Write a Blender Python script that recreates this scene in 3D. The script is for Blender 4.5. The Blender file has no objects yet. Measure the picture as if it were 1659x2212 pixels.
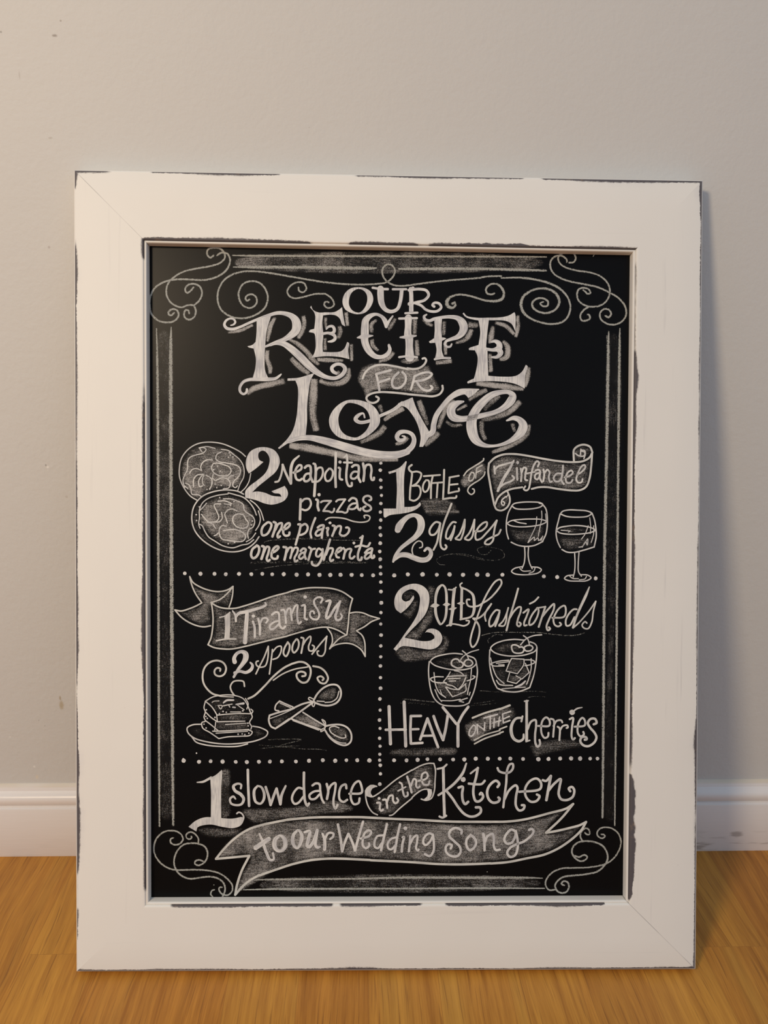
import bpy, math, random
import numpy as np
from mathutils import Vector, Matrix
from mathutils.geometry import tessellate_polygon

random.seed(7)
C = bpy.context.scene.collection
SC = bpy.context.scene

# ------------------------------------------------------------------ camera
FOC, YAW, PITCH, ROLL = 1878.7, 0.0284028, 0.2548701, 0.0098962   # focal length in px of a 1659x2212 frame
CAM = np.array([-0.0275787, -0.9162497, 0.6573842])
FW = np.array([math.sin(YAW)*math.cos(PITCH), math.cos(YAW)*math.cos(PITCH), -math.sin(PITCH)])
_r = np.array([math.cos(YAW), -math.sin(YAW), 0.0])
_u = np.cross(_r, FW)
RT = _r*math.cos(ROLL) + _u*math.sin(ROLL)
UP = -_r*math.sin(ROLL) + _u*math.cos(ROLL)
cam_data = bpy.data.cameras.new('camera')
cam = bpy.data.objects.new('camera', cam_data)
C.objects.link(cam)
cam_data.sensor_fit = 'VERTICAL'
cam_data.sensor_height = 36.0
cam_data.lens = FOC/2212*36.0
cam_data.clip_start = 0.02
M = Matrix.Identity(4)
for i in range(3):
    M[i][0], M[i][1], M[i][2], M[i][3] = RT[i], UP[i], -FW[i], CAM[i]
cam.matrix_world = M
SC.camera = cam

# ------------------------------------------------------------------ light
SC.view_settings.view_transform = 'Standard'
SC.view_settings.look = 'None'
SC.view_settings.exposure = 0.0
SC.view_settings.gamma = 1.0
SC.view_settings.use_curve_mapping = False

world = bpy.data.worlds.new('room_ambience')
SC.world = world
world.use_nodes = True
world.node_tree.nodes['Background'].inputs[0].default_value = (0.41, 0.485, 0.60, 1)
world.node_tree.nodes['Background'].inputs[1].default_value = 1.0


def area(name, loc, target, size, power, color, shape='DISK'):
    d = bpy.data.lights.new(name, 'AREA')
    d.shape = shape
    d.size = size
    d.energy = power
    d.color = color
    o = bpy.data.objects.new(name, d)
    C.objects.link(o)
    o.location = loc
    o.rotation_euler = (Vector(target)-Vector(loc)).to_track_quat('-Z', 'Y').to_euler()
    return o


LAMP = area('floor_lamp_light', (-0.86, -1.56, 1.38), (-0.45, -0.1, 0.2), 0.34, 20.5, (1.0, 0.785, 0.53))


# ------------------------------------------------------------------ node helpers
def new_mat(name):
    m = bpy.data.materials.new(name)
    m.use_nodes = True
    nt = m.node_tree
    return m, nt, nt.nodes['Principled BSDF'], nt.nodes['Material Output']


class N:
    """tiny node builder"""
    def __init__(s, nt): s.nt = nt

    def node(s, t, **kw):
        n = s.nt.nodes.new(t)
        for k, v in kw.items(): setattr(n, k, v)
        return n

    def put(s, sock, v):
        if hasattr(v, 'is_output') or isinstance(v, bpy.types.NodeSocket): s.nt.links.new(v, sock)
        else: sock.default_value = v

    def math(s, op, a, b=0.0, c=None, clamp=False):
        n = s.node('ShaderNodeMath', operation=op, use_clamp=clamp)
        s.put(n.inputs[0], a)
        s.put(n.inputs[1], b)
        if c is not None: s.put(n.inputs[2], c)
        return n.outputs[0]

    def maprange(s, v, a, b, c=0.0, d=1.0, smooth=True):
        n = s.node('ShaderNodeMapRange')
        n.interpolation_type = 'SMOOTHSTEP' if smooth else 'LINEAR'
        s.put(n.inputs['Value'], v)
        for k, x in zip(('From Min', 'From Max', 'To Min', 'To Max'), (a, b, c, d)): s.put(n.inputs[k], x)
        return n.outputs['Result']

    def mapping(s, vec, scale=(1, 1, 1), loc=(0, 0, 0), rot=(0, 0, 0)):
        n = s.node('ShaderNodeMapping')
        s.put(n.inputs['Vector'], vec)
        n.inputs['Scale'].default_value = scale
        n.inputs['Location'].default_value = loc
        n.inputs['Rotation'].default_value = rot
        return n.outputs[0]

    def noise(s, vec, scale, detail=2.0, rough=0.5, dist=0.0, w=None):
        n = s.node('ShaderNodeTexNoise')
        if w is not None:
            n.noise_dimensions = '4D'
            s.put(n.inputs['W'], w)
        s.put(n.inputs['Vector'], vec)
        n.inputs['Scale'].default_value = scale
        n.inputs['Detail'].default_value = detail
        n.inputs['Roughness'].default_value = rough
        n.inputs['Distortion'].default_value = dist
        return n.outputs['Fac']

    def mix(s, f, a, b, mode='MIX'):
        n = s.node('ShaderNodeMix', data_type='RGBA', blend_type=mode)
        s.put(n.inputs[0], f)
        s.put(n.inputs[6], a if not isinstance(a, tuple) else (*a, 1)[:4])
        s.put(n.inputs[7], b if not isinstance(b, tuple) else (*b, 1)[:4])
        return n.outputs[2]

    def coord(s): return s.node('ShaderNodeTexCoord').outputs['Object']

    def attr(s, name):
        return s.node('ShaderNodeAttribute', attribute_name=name).outputs['Fac']

    def sep(s, v):
        n = s.node('ShaderNodeSeparateXYZ')
        s.put(n.inputs[0], v)
        return n.outputs

    def comb(s, x, y, z):
        n = s.node('ShaderNodeCombineXYZ')
        for i, v in enumerate((x, y, z)): s.put(n.inputs[i], v)
        return n.outputs[0]

    def bump(s, h, strength, dist, out):
        n = s.node('ShaderNodeBump')
        s.put(n.inputs['Height'], h)
        n.inputs['Strength'].default_value = strength
        n.inputs['Distance'].default_value = dist
        s.nt.links.new(n.outputs[0], out)

    def curve(s, v, pts):
        n = s.node('ShaderNodeFloatCurve')
        s.put(n.inputs['Value'], v)
        c = n.mapping.curves[0]
        c.points[0].location = pts[0]
        c.points[1].location = pts[-1]
        for p in pts[1:-1]: c.points.new(*p)
        for p in c.points: p.handle_type = 'VECTOR'
        n.mapping.update()
        return n.outputs[0]


def obj(name, verts, faces, mats, parent=None, smooth=False, mi=None, label=None):
    me = bpy.data.meshes.new(name)
    me.from_pydata([tuple(v) for v in verts], [], faces)
    for m in (mats if isinstance(mats, (list, tuple)) else [mats]): me.materials.append(m)
    if mi is not None: me.polygons.foreach_set('material_index', mi)
    if smooth: me.polygons.foreach_set('use_smooth', [True]*len(me.polygons))
    me.update()
    o = bpy.data.objects.new(name, me)
    C.objects.link(o)
    if parent: o.parent = parent
    if label: o['label'] = label
    return o


# where a traced point of the photograph lies on a plane of the room
def ray(x, y): return FW + RT*((x-829.5)/FOC) - UP*((y-1106)/FOC)


def on_wall(x, y):
    d = ray(x, y)
    t = -CAM[1]/d[1]
    q = CAM+d*t
    return q[0], q[2]


def on_floor(x, y):
    d = ray(x, y)
    t = -CAM[2]/d[2]
    q = CAM+d*t
    return q[0], q[1]


# ------------------------------------------------------------------ the room
def wall_material():
    m, nt, b, out = new_mat('painted_wall')
    n = N(nt)
    co = n.coord()
    big = n.noise(co, 2.2, 3, 0.55)
    col = n.mix(big, (0.585, 0.572, 0.545), (0.625, 0.612, 0.58))
    xyz = n.sep(co)

    def spot(px, py, rx, rz, rough=0.35, soft=0.5):
        x, z = on_wall(px, py)
        w = n.noise(co, 420, 3, 0.6)
        dx = n.math('DIVIDE', n.math('SUBTRACT', xyz[0], x), rx*.62)
        dz = n.math('DIVIDE', n.math('SUBTRACT', xyz[2], z), rz*.62)
        r = n.math('SQRT', n.math('ADD', n.math('MULTIPLY', dx, dx), n.math('MULTIPLY', dz, dz)))
        r = n.math('ADD', r, n.math('MULTIPLY', n.math('SUBTRACT', w, 0.5), rough*3))
        return n.maprange(r, 1.0-soft, 1.0+soft, 1.0, 0.0)
    for px, py, rx, rz, c, a in ((133, 1523, .0036, .0085, (0.40, 0.31, 0.16), .75), (130, 1508, .0016, .004, (0.33, 0.25, 0.13), .8),
                                 (118, 77, .004, .0018, (0.22, 0.18, 0.15), .8), (131, 45, .0014, .0014, (0.25, 0.2, 0.17), .7),
                                 (2, 69, .0015, .0015, (0.22, 0.2, 0.18), .7), (42, 163, .0012, .006, (0.42, 0.38, 0.34), .5),
                                 (109, 298, .003, .0014, (0.4, 0.37, 0.33), .6), (106, 534, .002, .002, (0.4, 0.36, 0.33), .7),
                                 (144, 1073, .0022, .0022, (0.42, 0.37, 0.32), .5), (99, 1005, .0012, .0018, (0.2, 0.18, 0.16), .8),
                                 (103, 1009, .0022, .0018, (0.85, 0.82, 0.78), .8), (84, 1556, .0009, .0009, (0.3, 0.27, 0.25), .8),
                                 (97, 1568, .0007, .0007, (0.3, 0.27, 0.25), .8), (152, 1553, .0009, .0009, (0.8, 0.78, 0.74), .7),
                                 (22, 1592, .0022, .0014, (0.8, 0.78, 0.74), .5), (74, 1656, .0022, .0020, (0.8, 0.78, 0.74), .8),
                                 (80, 1678, .0025, .0045, (0.72, 0.63, 0.47), .7), (668, 275, .0012, .001, (0.45, 0.4, 0.36), .5)):
        col = n.mix(n.math('MULTIPLY', spot(px, py, rx, rz), a*.8), col, c)
    nt.links.new(col, b.inputs['Base Color'])
    b.inputs['Roughness'].default_value = 0.62
    b.inputs['Specular IOR Level'].default_value = 0.3
    peel = n.math('ADD', n.math('MULTIPLY', n.noise(co, 190, 3, 0.6), 0.6), n.math('MULTIPLY', n.noise(co, 60, 3, 0.5), 0.6))
    n.bump(peel, 0.5, 0.0012, b.inputs['Normal'])
    return m


def floor_material():
    m, nt, b, out = new_mat('oak_strip_floor')
    n = N(nt)
    co = n.coord()
    # strips run away from the wall: rotate so that the brick rows lie along y
    x, y, z = n.sep(co)
    uv = n.comb(n.math('ADD', y, 10.06), n.math('ADD', x, 10.019), 0.0)
    br = n.node('ShaderNodeTexBrick', offset=0.37, offset_frequency=2, squash=1.0)
    nt.links.new(uv, br.inputs['Vector'])
    br.inputs['Color1'].default_value = (0, 0, 0, 1)
    br.inputs['Color2'].default_value = (1, 1, 1, 1)
    br.inputs['Mortar'].default_value = (0.5, 0.5, 0.5, 1)
    br.inputs['Scale'].default_value = 1.0
    br.inputs['Mortar Size'].default_value = 0.00022
    br.inputs['Mortar Smooth'].default_value = 0.3
    br.inputs['Brick Width'].default_value = 0.43
    br.inputs['Row Height'].default_value = 0.0685
    rnd = n.math('MULTIPLY', n.sep(br.outputs['Color'])[0], 1.0)
    wob = n.noise(n.mapping(co, (3.5, 1.3, 1)), 3.0, 2, 0.5, w=n.math('MULTIPLY', rnd, 37.0))
    gx = n.math('ADD', x, n.math('MULTIPLY', n.math('SUBTRACT', wob, 0.5), 0.022))
    gx = n.math('ADD', gx, n.math('MULTIPLY', y, n.math('MULTIPLY', n.math('SUBTRACT', rnd, 0.5), 0.07)))
    gco = n.comb(gx, n.math('MULTIPLY', y, 0.035), n.math('MULTIPLY', rnd, 3.0))
    fine = n.noise(gco, 640, 3, 0.65)
    mid = n.noise(gco, 115, 3, 0.6)
    band = n.noise(gco, 30, 2, 0.5)
    t = n.math('ADD', n.math('MULTIPLY', mid, 0.65), n.math('MULTIPLY', fine, 0.35))
    t = n.maprange(t, 0.37, 0.62, 0.0, 1.0, smooth=False)
    base = n.mix(rnd, (0.51, 0.21, 0.031), (0.59, 0.28, 0.043))
    dark = n.mix(rnd, (0.31, 0.112, 0.015), (0.40, 0.168, 0.025))
    col = n.mix(t, dark, base)
    col = n.mix(n.maprange(band, 0.55, 0.78, 0.0, 0.40), col, (0.60, 0.34, 0.06))
    # pores
    pores = n.noise(n.comb(gx, n.math('MULTIPLY', y, 0.02), n.math('MULTIPLY', rnd, 9.0)), 620, 2, 0.6)
    col = n.mix(n.maprange(pores, 0.57, 0.70, 0.0, 0.5), col, (0.17, 0.060, 0.014))
    col = n.mix(n.math('MULTIPLY', br.outputs['Fac'], 0.35), col, (0.16, 0.06, 0.015))
    nt.links.new(col, b.inputs['Base Color'])
    b.inputs['Roughness'].default_value = 0.42
    b.inputs['Specular IOR Level'].default_value = 0.35
    n.bump(t, 0.12, 0.0004, b.inputs['Normal'])
    return m


def trim_material():
    m, nt, b, out = new_mat('gloss_trim_paint')
    n = N(nt)
    co = n.coord()
    col = n.mix(n.noise(co, 4, 3), (0.76, 0.715, 0.68), (0.81, 0.765, 0.73))
    x, y, z = n.sep(co)
    # grubby smears, mostly right of the sign and low down
    smear = n.noise(n.mapping(co, (22, 22, 160)), 1.0, 3, 0.6)
    low = n.math('MULTIPLY', n.maprange(z, 0.035, 0.006, 0.0, 1.0), n.maprange(x, 0.1, 0.3, 0.12, 1.0))
    col = n.mix(n.math('MULTIPLY', n.maprange(smear, 0.56, 0.70), n.math('MULTIPLY', low, 0.6)), col, (0.30, 0.25, 0.21))
    sx, sz = on_wall(1585, 1793)
    dx = n.math('DIVIDE', n.math('SUBTRACT', x, sx-0.003), 0.012)
    dz = n.math('DIVIDE', n.math('SUBTRACT', z, sz+0.004), 0.006)
    r = n.math('ADD', n.math('SQRT', n.math('ADD', n.math('MULTIPLY', dx, dx), n.math('MULTIPLY', dz, dz))),
               n.math('MULTIPLY', n.noise(n.mapping(co, (60, 60, 400)), 1.0, 3, 0.6), 0.9))
    col = n.mix(n.maprange(r, 0.75, 1.35, 0.6, 0.0), col, (0.26, 0.22, 0.20))
    # yellowed caulk line on top
    col = n.mix(n.math('MULTIPLY', n.maprange(z, 0.0845, 0.0875), n.maprange(n.noise(n.mapping(co, (9, 9, 40)), 1, 3), 0.35, 0.6, 0.2, 0.7)), col, (0.66, 0.56, 0.40))
    nt.links.new(col, b.inputs['Base Color'])
    b.inputs['Roughness'].default_value = 0.30
    n.bump(n.noise(n.mapping(co, (6, 6, 120)), 3, 3), 0.15, 0.0008, b.inputs['Normal'])
    return m


def structure(o):
    o['kind'] = 'structure'
    return o


structure(obj('wall_back', [(-2.6, 0, 0), (2.6, 0, 0), (2.6, 0, 2.5), (-2.6, 0, 2.5), (-2.6, .1, 0), (2.6, .1, 0), (2.6, .1, 2.5), (-2.6, .1, 2.5)],
              [(0, 1, 2, 3), (5, 4, 7, 6), (1, 5, 6, 2), (4, 0, 3, 7), (3, 2, 6, 7), (4, 5, 1, 0)], wall_material()))
structure(obj('floor', [(-2.6, -3.4, 0), (2.6, -3.4, 0), (2.6, 0.1, 0), (-2.6, 0.1, 0), (-2.6, -3.4, -.02), (2.6, -3.4, -.02), (2.6, 0.1, -.02), (-2.6, 0.1, -.02)],
              [(0, 1, 2, 3), (7, 6, 5, 4), (0, 4, 5, 1), (1, 5, 6, 2), (2, 6, 7, 3), (3, 7, 4, 0)], floor_material()))

# baseboard: flat face, quirk, ovolo bead, rounded cap
prof = [(0.0, 0.0), (-.0135, 0.0), (-.0140, .0012), (-.0140, .0620), (-.0136, .0632), (-.0118, .0634), (-.0116, .0645)]
for k in range(9):
    a = math.radians(-62+k*17)
    prof.append((-.0068-.0052*math.cos(a), .0718+.0075*math.sin(a)))
prof += [(-.0066, .0808), (-.0052, .0822), (-.0046, .0850), (-.0036, .0872), (-.0015, .0886), (0.0, .0890)]
bv, bf = [], []
for x in (-2.6, 2.6):
    bv += [(x, y, z) for y, z in prof]
L = len(prof)
for i in range(L-1): bf.append((i, i+1, L+i+1, L+i))
bf += [tuple(range(L))[::-1], tuple(range(L, 2*L)), (L-1, 0, L, 2*L-1)]
base = structure(obj('baseboard_back', bv, bf, trim_material(), smooth=False))
for p in base.data.polygons:
    p.use_smooth = len(p.vertices) == 4 and abs(p.normal.x) < .5
base.data.set_sharp_from_angle(angle=math.radians(28))

# ------------------------------------------------------------------ the sign: frame
D0, H, T, BY, LEAN = 0.2029277, 0.7783156, 0.02, -0.0104346, math.radians(13.6361)
sign = bpy.data.objects.new('chalkboard_sign', None)
C.objects.link(sign)
sign.location = (0.0, -D0, T*math.sin(LEAN)+.0003)
sign.rotation_euler = (-LEAN, 0, BY)
sign['label'] = 'chalkboard hand lettered with a wedding recipe, in a distressed white wooden frame leaning on wall'
sign['category'] = 'chalkboard'
bpy.context.view_layer.update()
SM = Matrix.LocRotScale(sign.location, sign.rotation_euler, None)
SMI = np.array(SM.inverted())


def on_sign(x, y, dep):
    """traced photo point -> (X, Z) on the sign's own plane lying dep behind its front"""
    o = SMI[:3, :3] @ CAM + SMI[:3, 3]
    d = SMI[:3, :3] @ ray(x, y)
    t = (dep-o[1])/d[1]
    return o[0]+d[0]*t, o[2]+d[2]*t


def frame_material(name, outer, inner, mitre=0.0, seed=0.0, brush=0.0, vertical=False):
    """white paint rubbed through to the dark undercoat along both arrises.
    UV: u = position along the rail (0..1), v = distance in metres from its outer edge"""
    m, nt, b, out = new_mat(name)
    n = N(nt)
    uvn = n.node('ShaderNodeUVMap', uv_map='rail')
    u, v, _ = n.sep(uvn.outputs[0])
    co = n.coord()
    seedv = n.comb(n.math('MULTIPLY', u, 0.75), seed, seed*1.7)
    rag = n.math('ADD', n.math('MULTIPLY', n.noise(seedv, 34, 3, 0.6), 0.7), n.math('MULTIPLY', n.noise(seedv, 120, 2, 0.5), 0.5))
    rag = n.maprange(rag, 0.32, 0.88, 0.45, 1.30, smooth=False)
    dry = n.noise(n.mapping(co, (1100, 500, 420) if vertical else (420, 500, 1100)), 1.0, 2, 0.6)
    grain = n.math('MULTIPLY', n.math('SUBTRACT', dry, 0.5), 0.0022)
    soft = n.maprange(n.noise(seedv, 16, 2, 0.5), 0.36, 0.64, 0.0003, 0.0018)
    wo = n.math('MULTIPLY', n.math('MULTIPLY', n.curve(u, outer), rag), 0.0066)
    wi = n.math('MULTIPLY', n.math('MULTIPLY', n.curve(u, inner), rag), 0.0092)
    d1 = n.math('ADD', n.math('SUBTRACT', v, 0.0013), grain)
    mo = n.math('MULTIPLY', n.math('MULTIPLY', n.maprange(n.math('SUBTRACT', d1, wo), soft, -0.0003), n.maprange(v, 0.0009, 0.0016)), n.maprange(wo, 0.0001, 0.0007))
    di = n.math('SUBTRACT', n.attr('inner'), n.math('MULTIPLY', grain, 1.0))
    mi = n.math('MULTIPLY', n.math('MULTIPLY', n.maprange(n.math('SUBTRACT', di, wi), soft, -0.0003), n.maprange(n.attr('inner'), -0.0008, -0.0003)), n.maprange(wi, 0.0001, 0.0006))
    wear = n.math('MAXIMUM', mo, mi)
    tone = n.noise(co, 7, 3, 0.55)
    col = n.mix(tone, (0.765, 0.74, 0.685), (0.825, 0.80, 0.74))
    # thin places where the undercoat greys the paint
    st = n.noise(n.mapping(co, (150, 1, 5) if vertical else (5, 1, 150)), 1.0, 3, 0.62)
    col = n.mix(n.math('MULTIPLY', n.maprange(st, 0.60, 0.74), brush), col, (0.42, 0.40, 0.40))
    sp = n.noise(co, 330, 2, 0.5)
    col = n.mix(n.maprange(sp, 0.77, 0.82, 0.0, 0.35), col, (0.40, 0.37, 0.36))
    # bluish halo next to the rubbed edges
    halo = n.math('MULTIPLY', n.maprange(n.math('SUBTRACT', d1, n.math('MULTIPLY', wo, 2.2)), 0.004, -0.001), n.maprange(wo, 0.001, 0.004, 0.0, 0.30))
    col = n.mix(halo, col, (0.56, 0.55, 0.58))
    bare = n.noise(co, 60, 3, 0.6)
    dark = n.mix(n.maprange(bare, 0.60, 0.72, 0.0, 0.7), (0.058, 0.048, 0.056), (0.17, 0.115, 0.08))
    col = n.mix(n.math('MULTIPLY', wear, 0.95), col, dark)
    if mitre:
        mt = n.attr('mitre')
        line = n.math('MULTIPLY', n.maprange(mt, 0.0005, 0.0001), n.maprange(n.noise(co, 25, 2), 0.35, 0.6, mitre*.4, mitre))
        col = n.mix(line, col, (0.20, 0.18, 0.19))
    nt.links.new(col, b.inputs['Base Color'])
    b.inputs['Roughness'].default_value = 0.55
    b.inputs['Specular IOR Level'].default_value = 0.35
    h = n.math('SUBTRACT', n.math('MULTIPLY', n.noise(n.mapping(co, (90, 30, 9) if vertical else (9, 30, 90)), 1.0, 3, 0.6), 0.5), n.math('MULTIPLY', wear, 0.8))
    n.bump(h, 0.30, 0.0006, b.inputs['Normal'])
    return m


# corners: top-left, top-right, bottom-right, bottom-left  (X, Z on the front plane)
OUT = [np.array(q) for q in ((-.3062, .7797), (.3040, .7769), (.3060, .0), (-.3040, .0))]
INN = [np.array(q) for q in ((-.2390, .7131), (.2391, .7091), (.2387, .0660), (-.2365, .0653))]
cen = np.array((0.0, .389))


def lerp_corner(k, s):
    """point on mitre line k; s runs 0 (outer) .. 1 (opening), beyond 1 = bead, in metres past the opening"""
    return OUT[k]+(INN[k]-OUT[k])*s


def beadpt(k, e):
    sx = (1, -1, -1, 1)[k]
    sz = (-1, -1, 1, 1)[k]
    return INN[k]+np.array((sx*e, sz*e))


RW = 0.067
PROF = [('o', 0.0, T), ('o', 0.0, .0026), ('o', .0004, .0010), ('o', .0012, .0003), ('o', .0026, 0.0), ('o', .0300, 0.0), ('o', .0640, 0.0),
        ('b', -.0012, 0.0), ('b', -.0004, .0003), ('b', 0.0, .0012), ('b', .0002, .0021), ('b', .0006, .0017), ('b', .0013, .0015), ('b', .0020, .0018),
        ('b', .0025, .0026), ('b', .0027, .0040), ('b', .0028, .0120), ('b', .0028, T)]


def rail(k0, k1, mat):
    vs, us, vv, ii, mt = [], [], [], [], []
    P = len(PROF)
    horiz = abs(OUT[k0][1]-OUT[k1][1]) < .1
    for k, off in ((k0, 1), (k1, 0)):
        for kind, e, dep in PROF:
            q = lerp_corner(k, e/RW) if kind == 'o' else beadpt(k, e)
            vs.append((q[0], dep, q[1]))
            us.append((q[0]+.31)/.62 if horiz else q[1]/.78)
            vv.append(e if kind == 'o' else RW+e)
            ii.append(RW-e if kind == 'o' else -e)
    # extra rows so that the mitre attribute is exact along the rail
    fs = []
    rows = [vs[:P], vs[P:]]
    steps = [0, .004, .1, .5, .9, .996, 1]
    V, U, W, I, MT = [], [], [], [], []
    ln = np.linalg.norm(OUT[k0]-OUT[k1])
    for t in steps:
        for j in range(P):
            a, b2 = np.array(rows[0][j]), np.array(rows[1][j])
            V.append(tuple(a+(b2-a)*t))
            U.append(us[j]+(us[P+j]-us[j])*t)
            W.append(vv[j]); I.append(ii[j])
            MT.append(min(t if k0 in (0, 2) else 1, 1-t if k1 in (0, 2) else 1)*ln*.7)
    S = len(steps)
    for i in range(S-1):
        for j in range(P-1):
            fs.append((i*P+j, i*P+j+1, (i+1)*P+j+1, (i+1)*P+j))
        fs.append((i*P+P-1, i*P, (i+1)*P, (i+1)*P+P-1))
    fs += [tuple(range(P))[::-1], tuple((S-1)*P+j for j in range(P))]
    o = obj('frame_rail', V, fs, mat, sign, smooth=True)
    me = o.data
    uvl = me.uv_layers.new(name='rail')
    for lp in me.loops: uvl.data[lp.index].uv = (U[lp.vertex_index], W[lp.vertex_index])
    for nm, arr in (('inner', I), ('mitre', MT)):
        at = me.attributes.new(nm, 'FLOAT', 'POINT')
        at.data.foreach_set('value', arr)
    import bmesh
    bm = bmesh.new()
    bm.from_mesh(me)
    bmesh.ops.recalc_face_normals(bm, faces=bm.faces)
    bm.to_mesh(me)
    bm.free()
    me.set_sharp_from_angle(angle=math.radians(50))
    return o


def py(v): return min(1, max(0, (2098-v)/1732))     # photo row -> position up a stile


def px(v): return min(1, max(0, (v-160)/1352))       # photo column -> position along a rail


def curve(f, pts, mx): return sorted([(f(a), w/mx) for a, w in pts])


MO, MI_ = 22.0, 26.0     # px widths that stand for 10 mm and 12 mm
left = frame_material('rubbed_white_paint_left',
    curve(py, [(2098, 1), (2030, .5), (2018, 3), (1970, 4), (1955, .6), (1885, 1), (1865, 7), (1790, 10), (1700, 8), (1640, 9), (1590, 6), (1520, 3), (1480, 1.5), (1400, 6), (1300, 6),
               (1230, 4), (1010, 4), (990, 2), (760, 5), (640, 5), (600, 8), (560, 7), (530, 2), (505, 0), (412, 0), (405, 3), (385, 8), (366, 10)], MO),
    curve(py, [(2098, 0), (1930, 0), (1900, 3), (1600, 5), (1500, 3), (1400, 7), (1340, 9), (1250, 5), (1100, 3), (900, 3), (840, 1), (800, 0), (560, 0), (545, 4), (520, 5), (500, 0), (366, 0)], MI_),
    mitre=.5, seed=3.1, brush=.10, vertical=True)
right = frame_material('rubbed_white_paint_right',
    curve(py, [(2098, 5), (2060, 3), (1900, 3), (1750, 2), (1640, 5), (1600, 8), (1540, 3), (1200, 2), (800, 2), (600, 3), (480, 4), (430, 7), (400, 10), (366, 9)], MO),
    curve(py, [(2098, 0), (1945, 0), (1930, 9), (1880, 14), (1780, 16), (1700, 12), (1676, 7), (1668, .6), (1620, 2), (1500, 3), (1200, 4), (1000, 3), (850, 4), (800, 9), (770, 4), (740, 1), (560, 1), (540, 0), (366, 0)], MI_),
    mitre=.6, seed=8.3, brush=.30, vertical=True)
top = frame_material('rubbed_white_paint_top',
    curve(px, [(160, 9), (185, 6), (240, 2.5), (252, 0), (325, 0), (335, 3), (420, 4), (520, 6), (590, 4), (605, .4), (755, .4), (768, 3), (830, 3), (842, 4), (920, 6), (1080, 4), (1110, 3), (1120, .5), (1150, .5),
               (1160, 5), (1300, 8), (1480, 6), (1512, 9)], MO),
    curve(px, [(160, 0), (308, 0), (316, 7), (420, 7), (600, 6), (660, 3), (670, .5), (745, .5), (760, 5), (880, 5), (895, 1), (915, 1), (930, 6), (970, 6), (1000, 8), (1110, 9), (1130, 4), (1300, 4), (1345, 2), (1372, 3), (1380, 0), (1512, 0)], MI_),
    mitre=.5, seed=5.7, brush=.08)
bottom = frame_material('rubbed_white_paint_bottom',
    curve(px, [(160, 7), (190, 4), (400, 3), (700, 4), (760, 7), (830, 4), (1100, 3), (1300, 4), (1480, 5), (1512, 8)], MO),
    curve(px, [(160, 0), (370, 0), (385, 4), (500, 5), (715, 3), (722, 0), (732, 0), (740, 3), (900, 3), (915, 0), (958, 0), (970, 4), (1180, 4), (1200, 6), (1300, 4), (1306, 0), (1512, 0)], MI_),
    mitre=.6, seed=1.9, brush=.08)
rail(0, 1, top)
rail(1, 2, right)
rail(2, 3, bottom)
rail(3, 0, left)

# ------------------------------------------------------------------ the sign: black panel and its chalk work
DEP = .012


def panel_material():
    m, nt, b, out = new_mat('black_chalkboard_paint')
    n = N(nt)
    co = n.coord()
    dust = n.noise(co, 9, 4, 0.6)
    col = n.mix(dust, (0.0016, 0.0015, 0.0016), (0.0036, 0.0033, 0.0033))
    vo = n.node('ShaderNodeTexVoronoi')
    vo.inputs['Scale'].default_value = 70.0
    nt.links.new(n.mapping(co, (1, .01, 1)), vo.inputs['Vector'])
    speck = n.math('MULTIPLY', n.math('GREATER_THAN', n.sep(vo.outputs['Color'])[0], 0.965), n.maprange(vo.outputs['Distance'], 0.03, 0.055, 1.0, 0.0))
    col = n.mix(n.math('MULTIPLY', speck, 0.8), col, (0.40, 0.39, 0.34))
    nt.links.new(col, b.inputs['Base Color'])
    b.inputs['Roughness'].default_value = 0.33
    b.inputs['Specular IOR Level'].default_value = 0.10
    n.bump(n.noise(co, 1500, 2, 0.5), 0.15, 0.0002, b.inputs['Normal'])
    return m


pq = [beadpt(k, -.004) for k in range(4)]
panel = obj('chalkboard_panel', [(q[0], DEP, q[1]) for q in pq]+[(q[0], DEP+.006, q[1]) for q in pq],
            [(3, 2, 1, 0), (4, 5, 6, 7), (0, 1, 5, 4), (1, 2, 6, 5), (2, 3, 7, 6), (3, 0, 4, 7)], panel_material(), sign)


def hatch(n, fa, fc, detail=2, rough=0.55):
    """noise drawn out along the direction of the hand's stroke"""
    return n.noise(n.comb(n.math('MULTIPLY', n.attr('along'), fa), n.math('MULTIPLY', n.attr('across'), fc), 0.0), 1.0, detail, rough)


def marker_material():
    m, nt, b, out = new_mat('white_chalk_marker')
    n = N(nt)
    co = n.coord()
    t = n.math('ADD', n.math('MULTIPLY', hatch(n, 0.03, 0.32), 0.6), n.math('MULTIPLY', n.noise(co, 70, 3, 0.55), 0.4))
    col = n.mix(n.maprange(t, 0.36, 0.62), (0.46, 0.455, 0.465), (0.73, 0.715, 0.68))
    thin = n.mix(n.maprange(t, 0.36, 0.64), (0.50, 0.495, 0.445), (0.65, 0.64, 0.58))
    col = n.mix(n.attr('tone'), col, thin)
    nt.links.new(col, b.inputs['Base Color'])
    b.inputs['Roughness'].default_value = 0.8
    b.inputs['Specular IOR Level'].default_value = 0.1
    return m


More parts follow.
